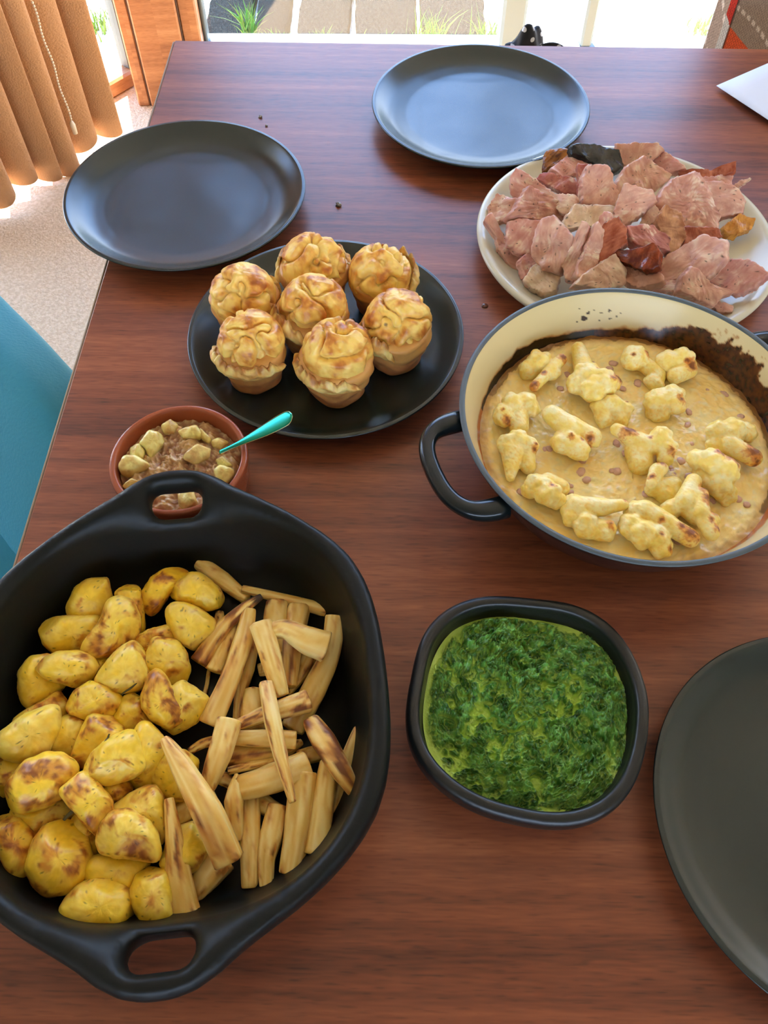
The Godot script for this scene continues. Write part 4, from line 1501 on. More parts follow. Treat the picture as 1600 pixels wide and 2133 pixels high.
# blobs: pairs of points with radii (a stalk), or one point given twice with a negative second radius (a head of buds)
func floret(label: String, at: Vector3, blobs: Array, spots: Array, sd: int):
	var caps := []
	var lo := Vector3(1e3, 1e3, 1e3)
	var hi := -lo
	var rng := RandomNumberGenerator.new()
	rng.seed = sd * 131
	for k in range(0, blobs.size(), 8):
		var a := Vector3(blobs[k], blobs[k + 1], blobs[k + 2])
		var b := Vector3(blobs[k + 4], blobs[k + 5], blobs[k + 6])
		var ra: float = blobs[k + 3]
		var rb: float = blobs[k + 7]
		if rb < 0.0:
			# a head: a core with buds over its upper side
			caps.append([a, a, ra * 0.86, ra * 0.86])
			var num := 13
			for m in num:
				var f := m * 2.39996 + sd
				var up := 1.0 - 1.25 * (m + 0.5) / num
				var d := Vector3(cos(f) * sqrt(maxf(0.0, 1.0 - up * up)), up, sin(f) * sqrt(maxf(0.0, 1.0 - up * up)))
				var c := a + d * ra * rng.randf_range(0.62, 0.78)
				var r := ra * rng.randf_range(0.28, 0.46)
				caps.append([c, c, r, r])
		else:
			caps.append([a, b, ra * 0.95, rb * 0.95])
		var big := maxf(ra, absf(rb)) * 1.25 + 2.5
		lo = lo.min(a.min(b) - Vector3.ONE * big)
		hi = hi.max(a.max(b) + Vector3.ONE * big)
	lo.y = maxf(lo.y, -9.0)
	var h := 1.25
	var n := Vector3i(((hi - lo) / h).ceil()) + Vector3i(2, 2, 2)
	var pre := []
	for c in caps:
		var e: Vector3 = c[1] - c[0]
		pre.append([c[0], e, 1.0 / maxf(e.length_squared(), 1e-6), c[2], c[3] - c[2]])
	var field := func(p: Vector3) -> float:
		var d := 9.0
		for c in pre:
			var q: Vector3 = p - c[0]
			var t := clampf(q.dot(c[1]) * c[2], 0.0, 1.0)
			var r: float = c[3] + c[4] * t
			var x: float = (q - c[1] * t).length() - r
			if x < d + 2.0:
				d = smin(d, x, 2.0)
		return maxf(d, -p.y - 7.5)
	var g := nets(lo, n, h, field)
	var v: PackedVector3Array = g[0]
	var col := PackedColorArray()
	var off := sd * 9.1
	for i in v.size():
		var q := v[i]
		var n1 := nf.get_noise_3d(q.x * 0.07 + off, q.y * 0.07, q.z * 0.07)
		var n2 := nf.get_noise_3d(q.x * 0.3 + off, q.y * 0.3, q.z * 0.3)
		var c := lin(255, 224, 120).lerp(lin(255, 240, 176), clampf(0.4 + n1 * 1.5, 0.0, 1.0)).lerp(lin(250, 200, 84), clampf(0.3 - n2 * 1.3 - q.y * 0.02, 0.0, 0.8))
		for s in range(0, spots.size(), 4):
			var sp := Vector3(spots[s], q.y, spots[s + 2])
			var w: float = 1.0 - ((q - sp) * Vector3(1, 0, 1)).length() / (spots[s + 3] * 1.2) + n2 * 0.55 + n1 * 0.5
			if q.y > 2.0:
				c = c.lerp(lin(222, 140, 50), smoothstep(0.0, 0.4, w) * 0.85).lerp(lin(124, 62, 26), smoothstep(0.4, 0.85, w) * 0.9)
		col.append(c)
		var bud := nf.get_noise_3d(q.x * 0.42 + off, q.y * 0.42, q.z * 0.42)
		v[i] = (q + Vector3(n2, bud, n1) * 0.45) * 0.001
	var o := obj("cauliflower_floret", mesh_of(v, g[1], col), M.floret)
	o.position = at
	tag(o, label, "cauliflower", "cauliflower florets in the casserole")

func place_food():
	# spuds
	spud("smooth yellow potato at the heap's far left, rosemary on its shoulder", Vector3(-0.2271, 0.781, -0.2946), Vector3(-57, 38, -33), [-18, -6, -12, 10, -2, 17, 13, 18, 17, 1, 11, -14, -6, -17, -16, -14], 21, 0.1, 1)
	spud("narrow pale potato piece standing behind the big browned kidney-shaped potato", Vector3(-0.194, 0.781, -0.2899), Vector3(-59, 34, -30), [-14, 9, -5, 20, 4, 20, 9, 3, 11, -20, 6, -24, -6, -10], 15, 0.25, 2)
	spud("deeply roasted orange potato wedge with a dark tip, beside the topmost parsnip", Vector3(-0.1733, 0.781, -0.3046), Vector3(-59, 30, -26), [-17, -5, -9, 9, 3, 17, 16, 17, 23, 14, 19, 8, 7, -4, 0, -16, -7, -23, -14, -17], 15, 0.75, 3)
	spud("pale herb-flecked potato touching the topmost parsnip stick", Vector3(-0.1449, 0.781, -0.3014), Vector3(-60, 26, -23), [-25, 1, -16, 8, -7, 16, 2, 16, 16, 5, 23, -5, 20, -11, 9, -15, -6, -11, -21, -4], 17, 0.15, 4)
	spud("pale squarish potato lying alone against the burnt-tipped parsnip", Vector3(-0.1472, 0.781, -0.2737), Vector3(-62, 28, -25), [-19, 11, -15, 17, -5, 18, 7, 13, 20, 4, 20, -4, 13, -14, 4, -20, -10, -13, -17, 0], 18, 0.1, 5)
	spud("wide pale potato half with a flat cut top, against the dish's left wall", Vector3(-0.2357, 0.781, -0.2662), Vector3(-58, 42, -37), [-25, 5, -23, 11, -3, 14, 20, 15, 26, 8, 22, -2, 12, -14, 6, -17, -11, -17, -20, -8], 19, 0.12, 6)
	spud("big kidney-shaped potato with brown freckles and crisp brown rims", Vector3(-0.2012, 0.79, -0.2656), Vector3(-60, 37, -33), [-24, -15, -20, -7, -11, 6, -6, 22, 2, 26, 12, 23, 19, 11, 20, -1, 15, -11, 5, -19, -13, -22, -21, -20], 19, 0.45, 7)
	spud("half-hidden orange potato edge behind the triangular yellow potato", Vector3(-0.1725, 0.781, -0.2623), Vector3(-61, 33, -30), [-18, -2, -5, 7, 14, 12, 17, 1, 3, -8, -9, -12], 13, 0.45, 8)
	spud("rounded golden potato with a reddish-brown lower end, left of the parsnip pile", Vector3(-0.1604, 0.781, -0.2449), Vector3(-63, 33, -30), [-18, -1, -12, 16, 2, 22, 14, 7, 18, -7, 15, -17, 3, -20, -10, -13, -17, -7], 19, 0.35, 9)
	spud("triangular bright yellow potato in the middle of the upper pile", Vector3(-0.187, 0.79, -0.2329), Vector3(-62, 39, -35), [-22, -8, -15, 5, -6, 16, 5, 23, 13, 17, 19, 0, 18, -11, 7, -16, -9, -17, -20, -12], 20, 0.12, 10)
	spud("bean-shaped light potato with a blistered spot, resting on a greener one at the left wall", Vector3(-0.2286, 0.79, -0.2346), Vector3(-60, 44, -40), [-24, -2, -18, 7, -8, 12, 6, 13, 17, 9, 23, 1, 18, -7, 9, -15, -5, -11, -18, -7], 17, 0.2, 11)
	spud("olive-yellow potato under the bean-shaped one, closest to the left wall", Vector3(-0.2507, 0.781, -0.2286), Vector3(-60, 48, -43), [-16, 7, -8, 18, 5, 20, 15, 10, 19, -3, 11, -13, -6, -22, -12, -16, -15, -6], 19, 0.18, 12)
	spud("small shaded potato filling the gap behind the triangular yellow potato", Vector3(-0.2122, 0.775, -0.2408), Vector3(-61, 41, -38), [-6, -12, -5, 9, 6, 11, 8, -0, -1, -12], 12, 0.4, 13)
	spud("boat-shaped golden potato with a brown right end, below the triangular one", Vector3(-0.2041, 0.79, -0.209), Vector3(-63, 44, -41), [-21, -4, -15, 8, -5, 15, 7, 13, 18, 5, 21, -1, 13, -11, -4, -13, -16, -9], 18, 0.3, 14)
	spud("pale potato with a loose rosemary needle across it, behind the boat-shaped one", Vector3(-0.1794, 0.781, -0.2024), Vector3(-65, 42, -39), [-14, -3, -9, 11, -3, 17, 5, 14, 12, 2, 15, -9, 6, -13, -5, -13], 17, 0.2, 15)
	spud("orange-golden potato wedge with a ridge down it, leaning on a pale wet potato", Vector3(-0.1569, 0.79, -0.2098), Vector3(-65, 37, -34), [-15, 4, -11, 19, -5, 24, 2, 19, 9, 5, 18, -9, 17, -15, 6, -20, -7, -14, -14, -4], 19, 0.5, 16)
	spud("pale wet cut potato leaned on by the orange wedge, next to the parsnips", Vector3(-0.1443, 0.781, -0.2089), Vector3(-66, 35, -32), [-14, 12, 0, 20, 20, 7, 12, -11, -5, -20, -15, -13], 17, 0.04, 17)
	spud("browned potato tucked under the large yellow potato at the dish's left edge", Vector3(-0.2413, 0.781, -0.2042), Vector3(-61, 50, -46), [-24, -6, -14, 2, -1, 10, 8, 17, 15, 8, 15, -2, 11, -10, -4, -11], 16, 0.4, 18)
	spud("large smooth yellow potato half at the dish's left edge, flat face up", Vector3(-0.2429, 0.794, -0.1838), Vector3(-62, 53, -49), [-24, -2, -12, 9, -4, 15, 10, 21, 17, 21, 20, 11, 21, 4, 15, -11, 5, -17, -5, -19, -15, -16, -22, -11], 20, 0.1, 19)
	spud("plain yellow potato between the large half and the brown-crusted potato", Vector3(-0.2204, 0.781, -0.1865), Vector3(-63, 50, -47), [-14, -9, -10, 6, -7, 14, 1, 17, 12, 16, 11, 5, 10, -9, 4, -17, -5, -15], 18, 0.15, 20)
	spud("potato crusted with brown caramelised bits on its lower face", Vector3(-0.1969, 0.79, -0.1814), Vector3(-65, 47, -44), [-18, -15, -15, -2, -11, 10, -8, 18, -1, 20, 12, 17, 20, 7, 16, -6, 4, -16, -7, -19, -14, -19], 17, 0.65, 21)
	spud("smooth shell-shaped yellow potato lying on top of the brown-crusted one", Vector3(-0.1774, 0.803, -0.1644), Vector3(-66, 47, -45), [-21, -5, -17, 4, -8, 13, 4, 20, 10, 20, 15, 11, 20, -1, 19, -7, 12, -12, -3, -17, -13, -15, -20, -11], 17, 0.18, 22)
	spud("long golden potato at the foot of the big leaning parsnip, right of the shell-shaped one", Vector3(-0.1621, 0.79, -0.17), Vector3(-68, 44, -41), [-10, 16, -6, 24, 0, 25, 11, 15, 14, 7, 10, -8, 5, -22, -3, -25, -11, -20, -10, -3], 16, 0.3, 23)
	spud("grey-green herb-covered potato half hidden by the big leaning parsnip", Vector3(-0.1423, 0.781, -0.1604), Vector3(-70, 42, -40), [-18, -2, -15, 8, -6, 16, 5, 18, 16, 10, 14, -4, 9, -16, 4, -20, -9, -13], 19, 0.12, 24)
	spud("large potato with a dark red-brown roasted patch on top", Vector3(-0.2254, 0.803, -0.1493), Vector3(-64, 56, -54), [-23, -10, -19, 2, -12, 13, 1, 20, 12, 20, 21, 15, 25, 9, 19, -4, 17, -10, 6, -16, -8, -20, -20, -17], 20, 0.55, 25)
	spud("shaded potato at the left edge behind the one with the red-brown patch", Vector3(-0.2572, 0.781, -0.1614), Vector3(-62, 58, -55), [-9, 7, -5, 13, 11, 10, 10, -0, 2, -13, -2, -18, -7, -13], 16, 0.25, 26)
	spud("block-shaped potato roasted deep orange along its edges, in the centre of the lower pile", Vector3(-0.1897, 0.803, -0.1363), Vector3(-67, 54, -52), [-21, 7, -15, 14, -7, 21, 1, 16, 14, 3, 16, -4, 16, -12, 10, -23, 1, -16, -8, -7, -15, 0], 18, 0.6, 27)
	spud("dark orange potato buried under the shell-shaped one", Vector3(-0.1814, 0.785, -0.1493), Vector3(-68, 51, -48), [-16, 7, -1, 7, 9, 7, 13, 1, 5, -10, -4, -8], 14, 0.7, 28)
	spud("tall pale green-tinged potato with a brown crust along its top", Vector3(-0.1563, 0.79, -0.1342), Vector3(-70, 49, -48), [-24, 2, -12, 11, -1, 17, 6, 17, 11, 10, 14, -3, 15, -17, 11, -23, 4, -15, -9, -6], 18, 0.25, 29)
	spud("round-topped potato with herb pieces and one orange patch, in front of the green-tinged one", Vector3(-0.1621, 0.799, -0.1165), Vector3(-70, 54, -53), [-21, -2, -18, 9, -13, 16, -2, 18, 12, 11, 19, 2, 22, -10, 20, -16, 8, -14, -6, -13, -17, -10], 16, 0.35, 30)
	spud("plain shaded potato beneath the one with the red-brown patch", Vector3(-0.2253, 0.781, -0.1332), Vector3(-66, 59, -57), [-24, 4, -14, 7, 9, 14, 20, 3, 18, -5, 6, -12, -7, -13, -20, -2], 18, 0.12, 31)
	spud("mottled brown potato cut off by the picture's left side, beside the ball-shaped one", Vector3(-0.2381, 0.79, -0.1138), Vector3(-65, 64, -62), [-15, 20, -8, 22, 3, 15, 14, 5, 13, -3, 12, -13, 11, -21, 2, -21, -3, -18, -7, -10, -10, -5], 17, 0.6, 32)
	spud("ball-shaped whole potato with streaky brown roast marks", Vector3(-0.2077, 0.788, -0.1051), Vector3(-68, 63, -61), [-20, -1, -18, 12, -12, 21, -2, 24, 8, 23, 17, 14, 21, 2, 19, -13, 10, -21, -4, -23, -14, -17, -20, -7], 24, 0.5, 33)
	spud("small potato wedged between the ball-shaped one and the orange-edged block", Vector3(-0.1945, 0.781, -0.1213), Vector3(-68, 58, -56), [-13, 7, -10, 14, -3, 11, 9, -2, 12, -9, 10, -13, 3, -13, -3, -3], 15, 0.3, 34)
	spud("flat smooth yellow potato slice behind the bright lemon-yellow one", Vector3(-0.1718, 0.781, -0.0991), Vector3(-71, 60, -59), [-22, 2, -17, 9, -5, 11, 15, 9, 23, 5, 17, -1, 14, -15, 7, -12, -7, -7, -18, -8], 16, 0.08, 35)
	spud("bright lemon-yellow potato nearest the dish's near handle, woody herb stick on top", Vector3(-0.1777, 0.783, -0.0777), Vector3(-71, 66, -65), [-25, -2, -22, 5, -16, 13, -5, 18, 8, 20, 16, 14, 21, 5, 24, -1, 23, -11, 17, -16, 4, -16, -12, -15, -22, -9], 22, 0.08, 36)
	spud("upright egg-shaped potato between the lemon-yellow one and the brown-streaked parsnip", Vector3(-0.1458, 0.781, -0.0841), Vector3(-74, 60, -59), [-15, 3, -12, 14, -5, 19, 8, 16, 12, 5, 14, -14, 5, -19, -5, -16, -13, -5], 18, 0.15, 37)
	spud("potato mostly covered by two crossing parsnips, brown near its lower edge", Vector3(-0.1297, 0.779, -0.1125), Vector3(-73, 49, -48), [-16, -9, -10, 13, 5, 19, 16, 9, 16, -1, 8, -14, -7, -18], 16, 0.2, 38)
	# parsnips
	parsnip("topmost parsnip stick, thick end toward the far handle, lying across the dish floor", [Vector3(-0.1496, 0.77, -0.334), Vector3(-0.1296, 0.768, -0.3199), Vector3(-0.1091, 0.768, -0.3033)], [12, 14, 9], 0.12, 1)
	parsnip("long slim green-tinged parsnip lying against the far right wall of the dish", [Vector3(-0.111, 0.774, -0.3084), Vector3(-0.0782, 0.77, -0.3018), Vector3(-0.0428, 0.77, -0.2912)], [6, 8, 11], 0.05, 2)
	parsnip("parsnip with a burnt black tip curling over the others", [Vector3(-0.0947, 0.786, -0.2953), Vector3(-0.1064, 0.784, -0.2868), Vector3(-0.1227, 0.778, -0.2721), Vector3(-0.1376, 0.774, -0.2468)], [5, 9, 12, 15], 0.55, 3)
	parsnip("short parsnip end peeping out behind the burnt-tipped one", [Vector3(-0.1289, 0.766, -0.2914), Vector3(-0.1286, 0.766, -0.2837), Vector3(-0.128, 0.766, -0.2742)], [6, 8, 8], 0.4, 4)
	parsnip("ridged parsnip sliver with toasted edges between the burnt-tipped and the longest one", [Vector3(-0.1138, 0.774, -0.2823), Vector3(-0.119, 0.774, -0.2614), Vector3(-0.1264, 0.772, -0.241)], [6, 12, 14], 0.5, 5)
	parsnip("longest thick parsnip sloping down to a browned square end beside the potatoes", [Vector3(-0.1028, 0.784, -0.2845), Vector3(-0.1053, 0.786, -0.2561), Vector3(-0.1119, 0.784, -0.2287), Vector3(-0.1239, 0.778, -0.1983)], [10, 14, 15, 17], 0.3, 6)
	parsnip("twisted brown parsnip with a pinched waist, right of the longest one", [Vector3(-0.0993, 0.772, -0.267), Vector3(-0.1028, 0.772, -0.2423), Vector3(-0.1053, 0.77, -0.2236), Vector3(-0.1062, 0.768, -0.2044)], [10, 13, 8, 6], 0.5, 7)
	parsnip("round-ended parsnip chunk with a toasted right side, behind the pale thick stick", [Vector3(-0.0836, 0.772, -0.2971), Vector3(-0.0834, 0.774, -0.2766), Vector3(-0.0797, 0.77, -0.2566)], [16, 18, 14], 0.35, 8)
	parsnip("tapering parsnip with a browned near tip, right of the pale thick stick", [Vector3(-0.0662, 0.77, -0.294), Vector3(-0.0691, 0.774, -0.2594), Vector3(-0.0686, 0.774, -0.2286)], [17, 15, 10], 0.3, 9)
	parsnip("wide curved parsnip slab lying on top across two others", [Vector3(-0.0814, 0.794, -0.2637), Vector3(-0.0719, 0.796, -0.2634), Vector3(-0.0564, 0.794, -0.2561), Vector3(-0.0427, 0.79, -0.2525)], [13, 14, 20, 23], 0.25, 10)
	parsnip("longest outer parsnip bending along the right wall of the dish", [Vector3(-0.0369, 0.784, -0.2796), Vector3(-0.0404, 0.776, -0.252), Vector3(-0.0513, 0.772, -0.2263), Vector3(-0.0654, 0.77, -0.1977)], [14, 15, 18, 17], 0.1, 11)
	parsnip("pale thick parsnip stick on top of the heap, aligned with the dish", [Vector3(-0.0904, 0.796, -0.2672), Vector3(-0.0814, 0.796, -0.2409), Vector3(-0.0724, 0.792, -0.2148)], [17, 15, 11], 0.08, 12)
	parsnip("thin toasted parsnip in the gap left of the long outer one", [Vector3(-0.0564, 0.766, -0.2562), Vector3(-0.0633, 0.766, -0.2395), Vector3(-0.0707, 0.766, -0.2264)], [14, 11, 6], 0.4, 13)
	parsnip("small parsnip stub low between the pale stick and the twisted one", [Vector3(-0.0933, 0.766, -0.2437), Vector3(-0.0892, 0.766, -0.2448), Vector3(-0.0841, 0.766, -0.246)], [10, 11, 9], 0.2, 14)
	parsnip("very thin tapering parsnip crossing the heap from the middle to the lower sticks", [Vector3(-0.0833, 0.796, -0.2208), Vector3(-0.076, 0.802, -0.1928), Vector3(-0.0687, 0.802, -0.1687), Vector3(-0.0591, 0.798, -0.1397)], [10, 11, 9, 5], 0.3, 15)
	parsnip("broad flat parsnip piece standing behind the very thin crossing one", [Vector3(-0.0952, 0.774, -0.2242), Vector3(-0.0944, 0.774, -0.2095), Vector3(-0.0929, 0.772, -0.1959)], [13, 16, 20], 0.15, 16)
	parsnip("orange parsnip lying slanted across the middle with its broad end to the right", [Vector3(-0.0539, 0.788, -0.2113), Vector3(-0.0676, 0.79, -0.2059), Vector3(-0.085, 0.788, -0.201), Vector3(-0.1029, 0.784, -0.1948)], [17, 14, 11, 8], 0.45, 17)
	parsnip("white straight parsnip stick lying crosswise below the slanted orange one", [Vector3(-0.107, 0.784, -0.1859), Vector3(-0.0845, 0.786, -0.1848), Vector3(-0.0615, 0.784, -0.1844)], [9, 12, 13], 0.03, 18)
	parsnip("thin orange curl of parsnip poking out by the herb crumbs", [Vector3(-0.1363, 0.772, -0.1801), Vector3(-0.1282, 0.772, -0.1853), Vector3(-0.1197, 0.77, -0.1885)], [5, 7, 7], 0.55, 19)
	parsnip("crosswise parsnip with a roasted orange underside, below the white straight stick", [Vector3(-0.1089, 0.774, -0.1755), Vector3(-0.0901, 0.776, -0.177), Vector3(-0.0703, 0.774, -0.1808), Vector3(-0.0588, 0.77, -0.1873)], [14, 15, 11, 5], 0.5, 20)
	parsnip("pale upright parsnip left of the crosswise sticks, rounded upper end", [Vector3(-0.1063, 0.796, -0.1937), Vector3(-0.1108, 0.794, -0.1716), Vector3(-0.1183, 0.786, -0.1512)], [16, 15, 11], 0.2, 21)
	parsnip("narrow brown-edged parsnip just above the thickest crosswise one", [Vector3(-0.1057, 0.778, -0.1648), Vector3(-0.0907, 0.78, -0.1678), Vector3(-0.0753, 0.778, -0.172)], [5, 6, 5], 0.5, 22)
	parsnip("thickest crosswise parsnip with a toasted upper right end", [Vector3(-0.0982, 0.78, -0.1526), Vector3(-0.0813, 0.784, -0.1555), Vector3(-0.066, 0.784, -0.1614), Vector3(-0.0522, 0.782, -0.1679)], [17, 19, 20, 20], 0.2, 23)
	parsnip("square-ended parsnip lying under the big leaning one, toward the potatoes", [Vector3(-0.1383, 0.774, -0.1353), Vector3(-0.1261, 0.776, -0.142), Vector3(-0.1151, 0.776, -0.1488)], [15, 14, 13], 0.15, 24)
	parsnip("flat translucent parsnip slice standing on edge beside the big leaning one", [Vector3(-0.0998, 0.784, -0.1597), Vector3(-0.0996, 0.784, -0.143), Vector3(-0.0973, 0.774, -0.1212)], [3, 12, 9], 0.15, 25)
	parsnip("big leaning parsnip with a tan point at the potatoes and a thick pale base", [Vector3(-0.1474, 0.802, -0.1786), Vector3(-0.1321, 0.806, -0.1586), Vector3(-0.1133, 0.802, -0.1312), Vector3(-0.0991, 0.786, -0.105)], [6, 13, 18, 18], 0.3, 26)
	parsnip("brown-streaked parsnip in front with a square white foot, nearest the lemon-yellow potato", [Vector3(-0.1393, 0.8, -0.1392), Vector3(-0.1341, 0.796, -0.1182), Vector3(-0.1304, 0.786, -0.0966), Vector3(-0.1251, 0.774, -0.0732)], [6, 10, 15, 20], 0.4, 27)
	parsnip("broad parsnip wedge lying under the big leaning one's base", [Vector3(-0.1082, 0.768, -0.1105), Vector3(-0.1163, 0.768, -0.0989), Vector3(-0.1238, 0.766, -0.0878)], [22, 20, 13], 0.2, 28)
	parsnip("straight upright parsnip, first of the four lower sticks from the left", [Vector3(-0.0907, 0.772, -0.1475), Vector3(-0.0885, 0.772, -0.1198), Vector3(-0.0868, 0.768, -0.0925)], [13, 14, 10], 0.1, 29)
	parsnip("curved parsnip bending to a chisel end, second of the four lower sticks", [Vector3(-0.071, 0.774, -0.1414), Vector3(-0.074, 0.774, -0.1231), Vector3(-0.0763, 0.772, -0.1081), Vector3(-0.0752, 0.768, -0.0886)], [14, 15, 11, 8], 0.06, 30)
	parsnip("longest of the four lower parsnip sticks, third from the left", [Vector3(-0.0537, 0.784, -0.1615), Vector3(-0.0558, 0.778, -0.1316), Vector3(-0.0603, 0.77, -0.1006)], [17, 17, 14], 0.1, 31)
	parsnip("lumpy pale parsnip with a groove, fourth of the lower sticks from the left", [Vector3(-0.0373, 0.784, -0.1689), Vector3(-0.0399, 0.78, -0.1453), Vector3(-0.0437, 0.772, -0.1128)], [12, 15, 17], 0.12, 32)
	parsnip("reddish-brown parsnip lying on top toward the right wall, sharp pink tip", [Vector3(-0.0505, 0.786, -0.1971), Vector3(-0.0408, 0.792, -0.1809), Vector3(-0.0273, 0.792, -0.1603), Vector3(-0.0149, 0.784, -0.1434)], [12, 16, 14, 6], 0.6, 33)
	parsnip("straw-coloured parsnip beneath the reddish-brown one, leaning on the right wall", [Vector3(-0.0171, 0.78, -0.1942), Vector3(-0.0243, 0.776, -0.1739), Vector3(-0.0309, 0.772, -0.1561), Vector3(-0.0344, 0.768, -0.1377)], [7, 11, 13, 9], 0.15, 34)
	parsnip("parsnip half buried behind the first two lower sticks", [Vector3(-0.0854, 0.768, -0.1471), Vector3(-0.076, 0.768, -0.1413), Vector3(-0.0648, 0.768, -0.1357)], [13, 12, 10], 0.15, 35)
	parsnip("small toasted parsnip tip left of the thickest crosswise one", [Vector3(-0.1173, 0.772, -0.1615), Vector3(-0.1102, 0.772, -0.1606), Vector3(-0.1041, 0.77, -0.1572)], [6, 9, 7], 0.4, 36)
	parsnip("parsnip end sticking out behind the reddish-brown one", [Vector3(-0.059, 0.772, -0.1759), Vector3(-0.05, 0.772, -0.178), Vector3(-0.0378, 0.772, -0.1796)], [10, 11, 10], 0.25, 37)
	parsnip("thin woody parsnip root hanging below the ridged sliver", [Vector3(-0.1322, 0.764, -0.2432), Vector3(-0.1327, 0.762, -0.2341), Vector3(-0.1338, 0.762, -0.2238)], [3, 3, 3], 0.35, 38)
	# ham
	meat("black charred lump of ham rind at the far edge of the white plate", Vector3(0.2418, 0.783, -0.8598), Vector3(-65, 31, -28), [-36, 10, -15, 15, 6, 13, 27, 11, 31, -10, 14, -20, -11, -10, -32, -2], 13, "char", 1)
	meat("sticky brown and orange strip of rind beside the black charred lump", Vector3(0.1958, 0.7728, -0.8713), Vector3(-56, -54, 49), [-23, -6, -7, 13, 13, 12, 29, -1, 7, -7, -6, -12, -21, -15], 9, "rind", 2)
	meat("pink ham slice lying in front of the black charred lump", Vector3(0.209, 0.7815, -0.8441), Vector3(-69, 28, -26), [-27, -6, -8, 10, 15, 17, 27, 4, 6, -10, -15, -17], 8, "pink", 3)
	meat("peppered ham slice sticking up at the plate's far edge, brown right end", Vector3(0.287, 0.7846, -0.8678), Vector3(-47, -11, 8), [-24, 12, -10, 11, 23, 11, 32, 3, 17, -10, -2, -10, -20, -18, -25, -0], 10, "edge", 4)
	meat("rosy ham chunk with a fatty white corner behind the ribbed slices", Vector3(0.3215, 0.7783, -0.8571), Vector3(-51, -51, 43), [-24, 10, -2, 16, 9, 6, 25, -13, 2, -13, -12, -5], 10, "pink", 5)
	meat("fan-shaped ham slice with long open fibres, behind the centre of the pile", Vector3(0.2797, 0.794, -0.8089), Vector3(-55, 22, -19), [-35, -28, -31, -8, -18, 12, 2, 24, 12, 19, 37, 6, 33, -1, 12, -17, -16, -14], 10, "fibre", 6)
	meat("dark pink ham strip with a fatty upper rim, left of the upright thin slice", Vector3(0.1928, 0.786, -0.8096), Vector3(-59, -31, 27), [-28, 8, -18, 15, 18, 3, 22, -15, 4, -14, -12, -3], 9, "dark", 7)
	meat("curved pink ham slice standing at the upper left of the pile", Vector3(0.161, 0.7836, -0.7987), Vector3(-56, -30, 26), [-24, 20, -16, 30, 3, 14, 26, -6, 32, -23, 12, -21, -16, -9, -24, 0], 9, "pink", 8)
	meat("stepped stack of thin ham layers with pepper specks, left of the centre", Vector3(0.1587, 0.7956, -0.7525), Vector3(-56, 32, -28), [-37, -16, -28, -5, -12, 22, 13, 15, 36, 1, 33, -10, 13, -10, 10, -15], 14, "layer", 9)
	meat("oval ham slice with a shiny spot at the plate's left side", Vector3(0.129, 0.7773, -0.7757), Vector3(-55, -44, 39), [-17, 5, -6, 19, 17, 8, 15, -11, 5, -17, -7, -15, -16, -5], 8, "edge", 10)
	meat("thin ham slice standing upright on edge left of the rounded central piece", Vector3(0.2121, 0.7983, -0.7967), Vector3(-51, -9, 7), [-5, 19, 8, 17, 3, 1, 2, -26, -3, -25], 10, "dark", 11)
	meat("rounded central ham piece with a torn curling lip", Vector3(0.2259, 0.8046, -0.7735), Vector3(-54, 10, -8), [-20, 10, -13, 24, 8, 26, 15, 16, 14, 9, 22, -4, 20, -20, 4, -24, -19, -18], 13, "fibre", 12)
	meat("pale torn scrap with a pointed white corner, below the upright thin slice", Vector3(0.19, 0.7997, -0.7564), Vector3(-50, -48, 41), [-18, 19, -9, 12, 14, 5, 14, -7, 3, -15, -7, -10], 9, "pale", 13)
	meat("stretched piece of white fat across the middle of the pile", Vector3(0.2093, 0.8003, -0.7332), Vector3(-62, 22, -20), [-29, -10, -14, 12, 5, 12, 28, 15, 39, 8, 23, 2, 9, -9, -15, -16, -27, -19], 10, "fat", 14)
	meat("ham slice with diagonal fibres right of the centre, small dark tip", Vector3(0.2553, 0.8109, -0.7388), Vector3(-57, -17, 14), [-19, -5, -8, 23, 20, 14, 25, 2, 13, -9, -10, -25, -19, -20], 11, "fibre", 15)
	meat("small creamy offcut tucked below the slice with diagonal fibres", Vector3(0.2743, 0.8036, -0.7285), Vector3(-54, -49, 43), [-11, -7, -6, 6, 6, 14, 10, 0, 5, -8, -8, -12], 8, "pale", 16)
	meat("largest ribbed ham slice, horizontal grain, on the right of the pile", Vector3(0.3186, 0.802, -0.7524), Vector3(-59, 25, -22), [-42, -7, -34, 10, -21, 25, 9, 37, 22, 23, 36, -12, 32, -28, -5, -32, -27, -14], 11, "layer", 17)
	meat("smooth brownish ham slice leaning on the largest ribbed one, right side", Vector3(0.3675, 0.7852, -0.7842), Vector3(-55, -45, 40), [-26, 27, 0, 20, 17, 9, 24, -4, 20, -20, -10, -23, -19, 5], 9, "edge", 18)
	meat("long glazed ham strip pointing off the plate with a flared end", Vector3(0.3629, 0.787, -0.8294), Vector3(-52, -34, 28), [-35, 6, -19, 6, 3, 2, 29, 11, 26, -4, 3, -8, -30, -3], 8, "glaze", 19)
	meat("straight pink ham strip just below the flared strip", Vector3(0.3659, 0.7857, -0.817), Vector3(-61, 24, -21), [-31, -1, -3, 4, 23, 8, 19, -5, -21, -5], 7, "pink", 20)
	meat("thin pale sliver of ham jutting over the plate's rim", Vector3(0.3962, 0.779, -0.818), Vector3(-50, -55, 47), [-10, -0, -1, 4, 13, 5, -1, -5, -8, -5], 4, "pale", 21)
	meat("flat ham slice with a small red tear, left front of the pile", Vector3(0.1435, 0.7877, -0.7188), Vector3(-62, 5, -5), [-19, -3, -16, 15, 2, 19, 21, 16, 16, -2, 9, -21, -5, -21, -18, -11], 9, "pink", 22)
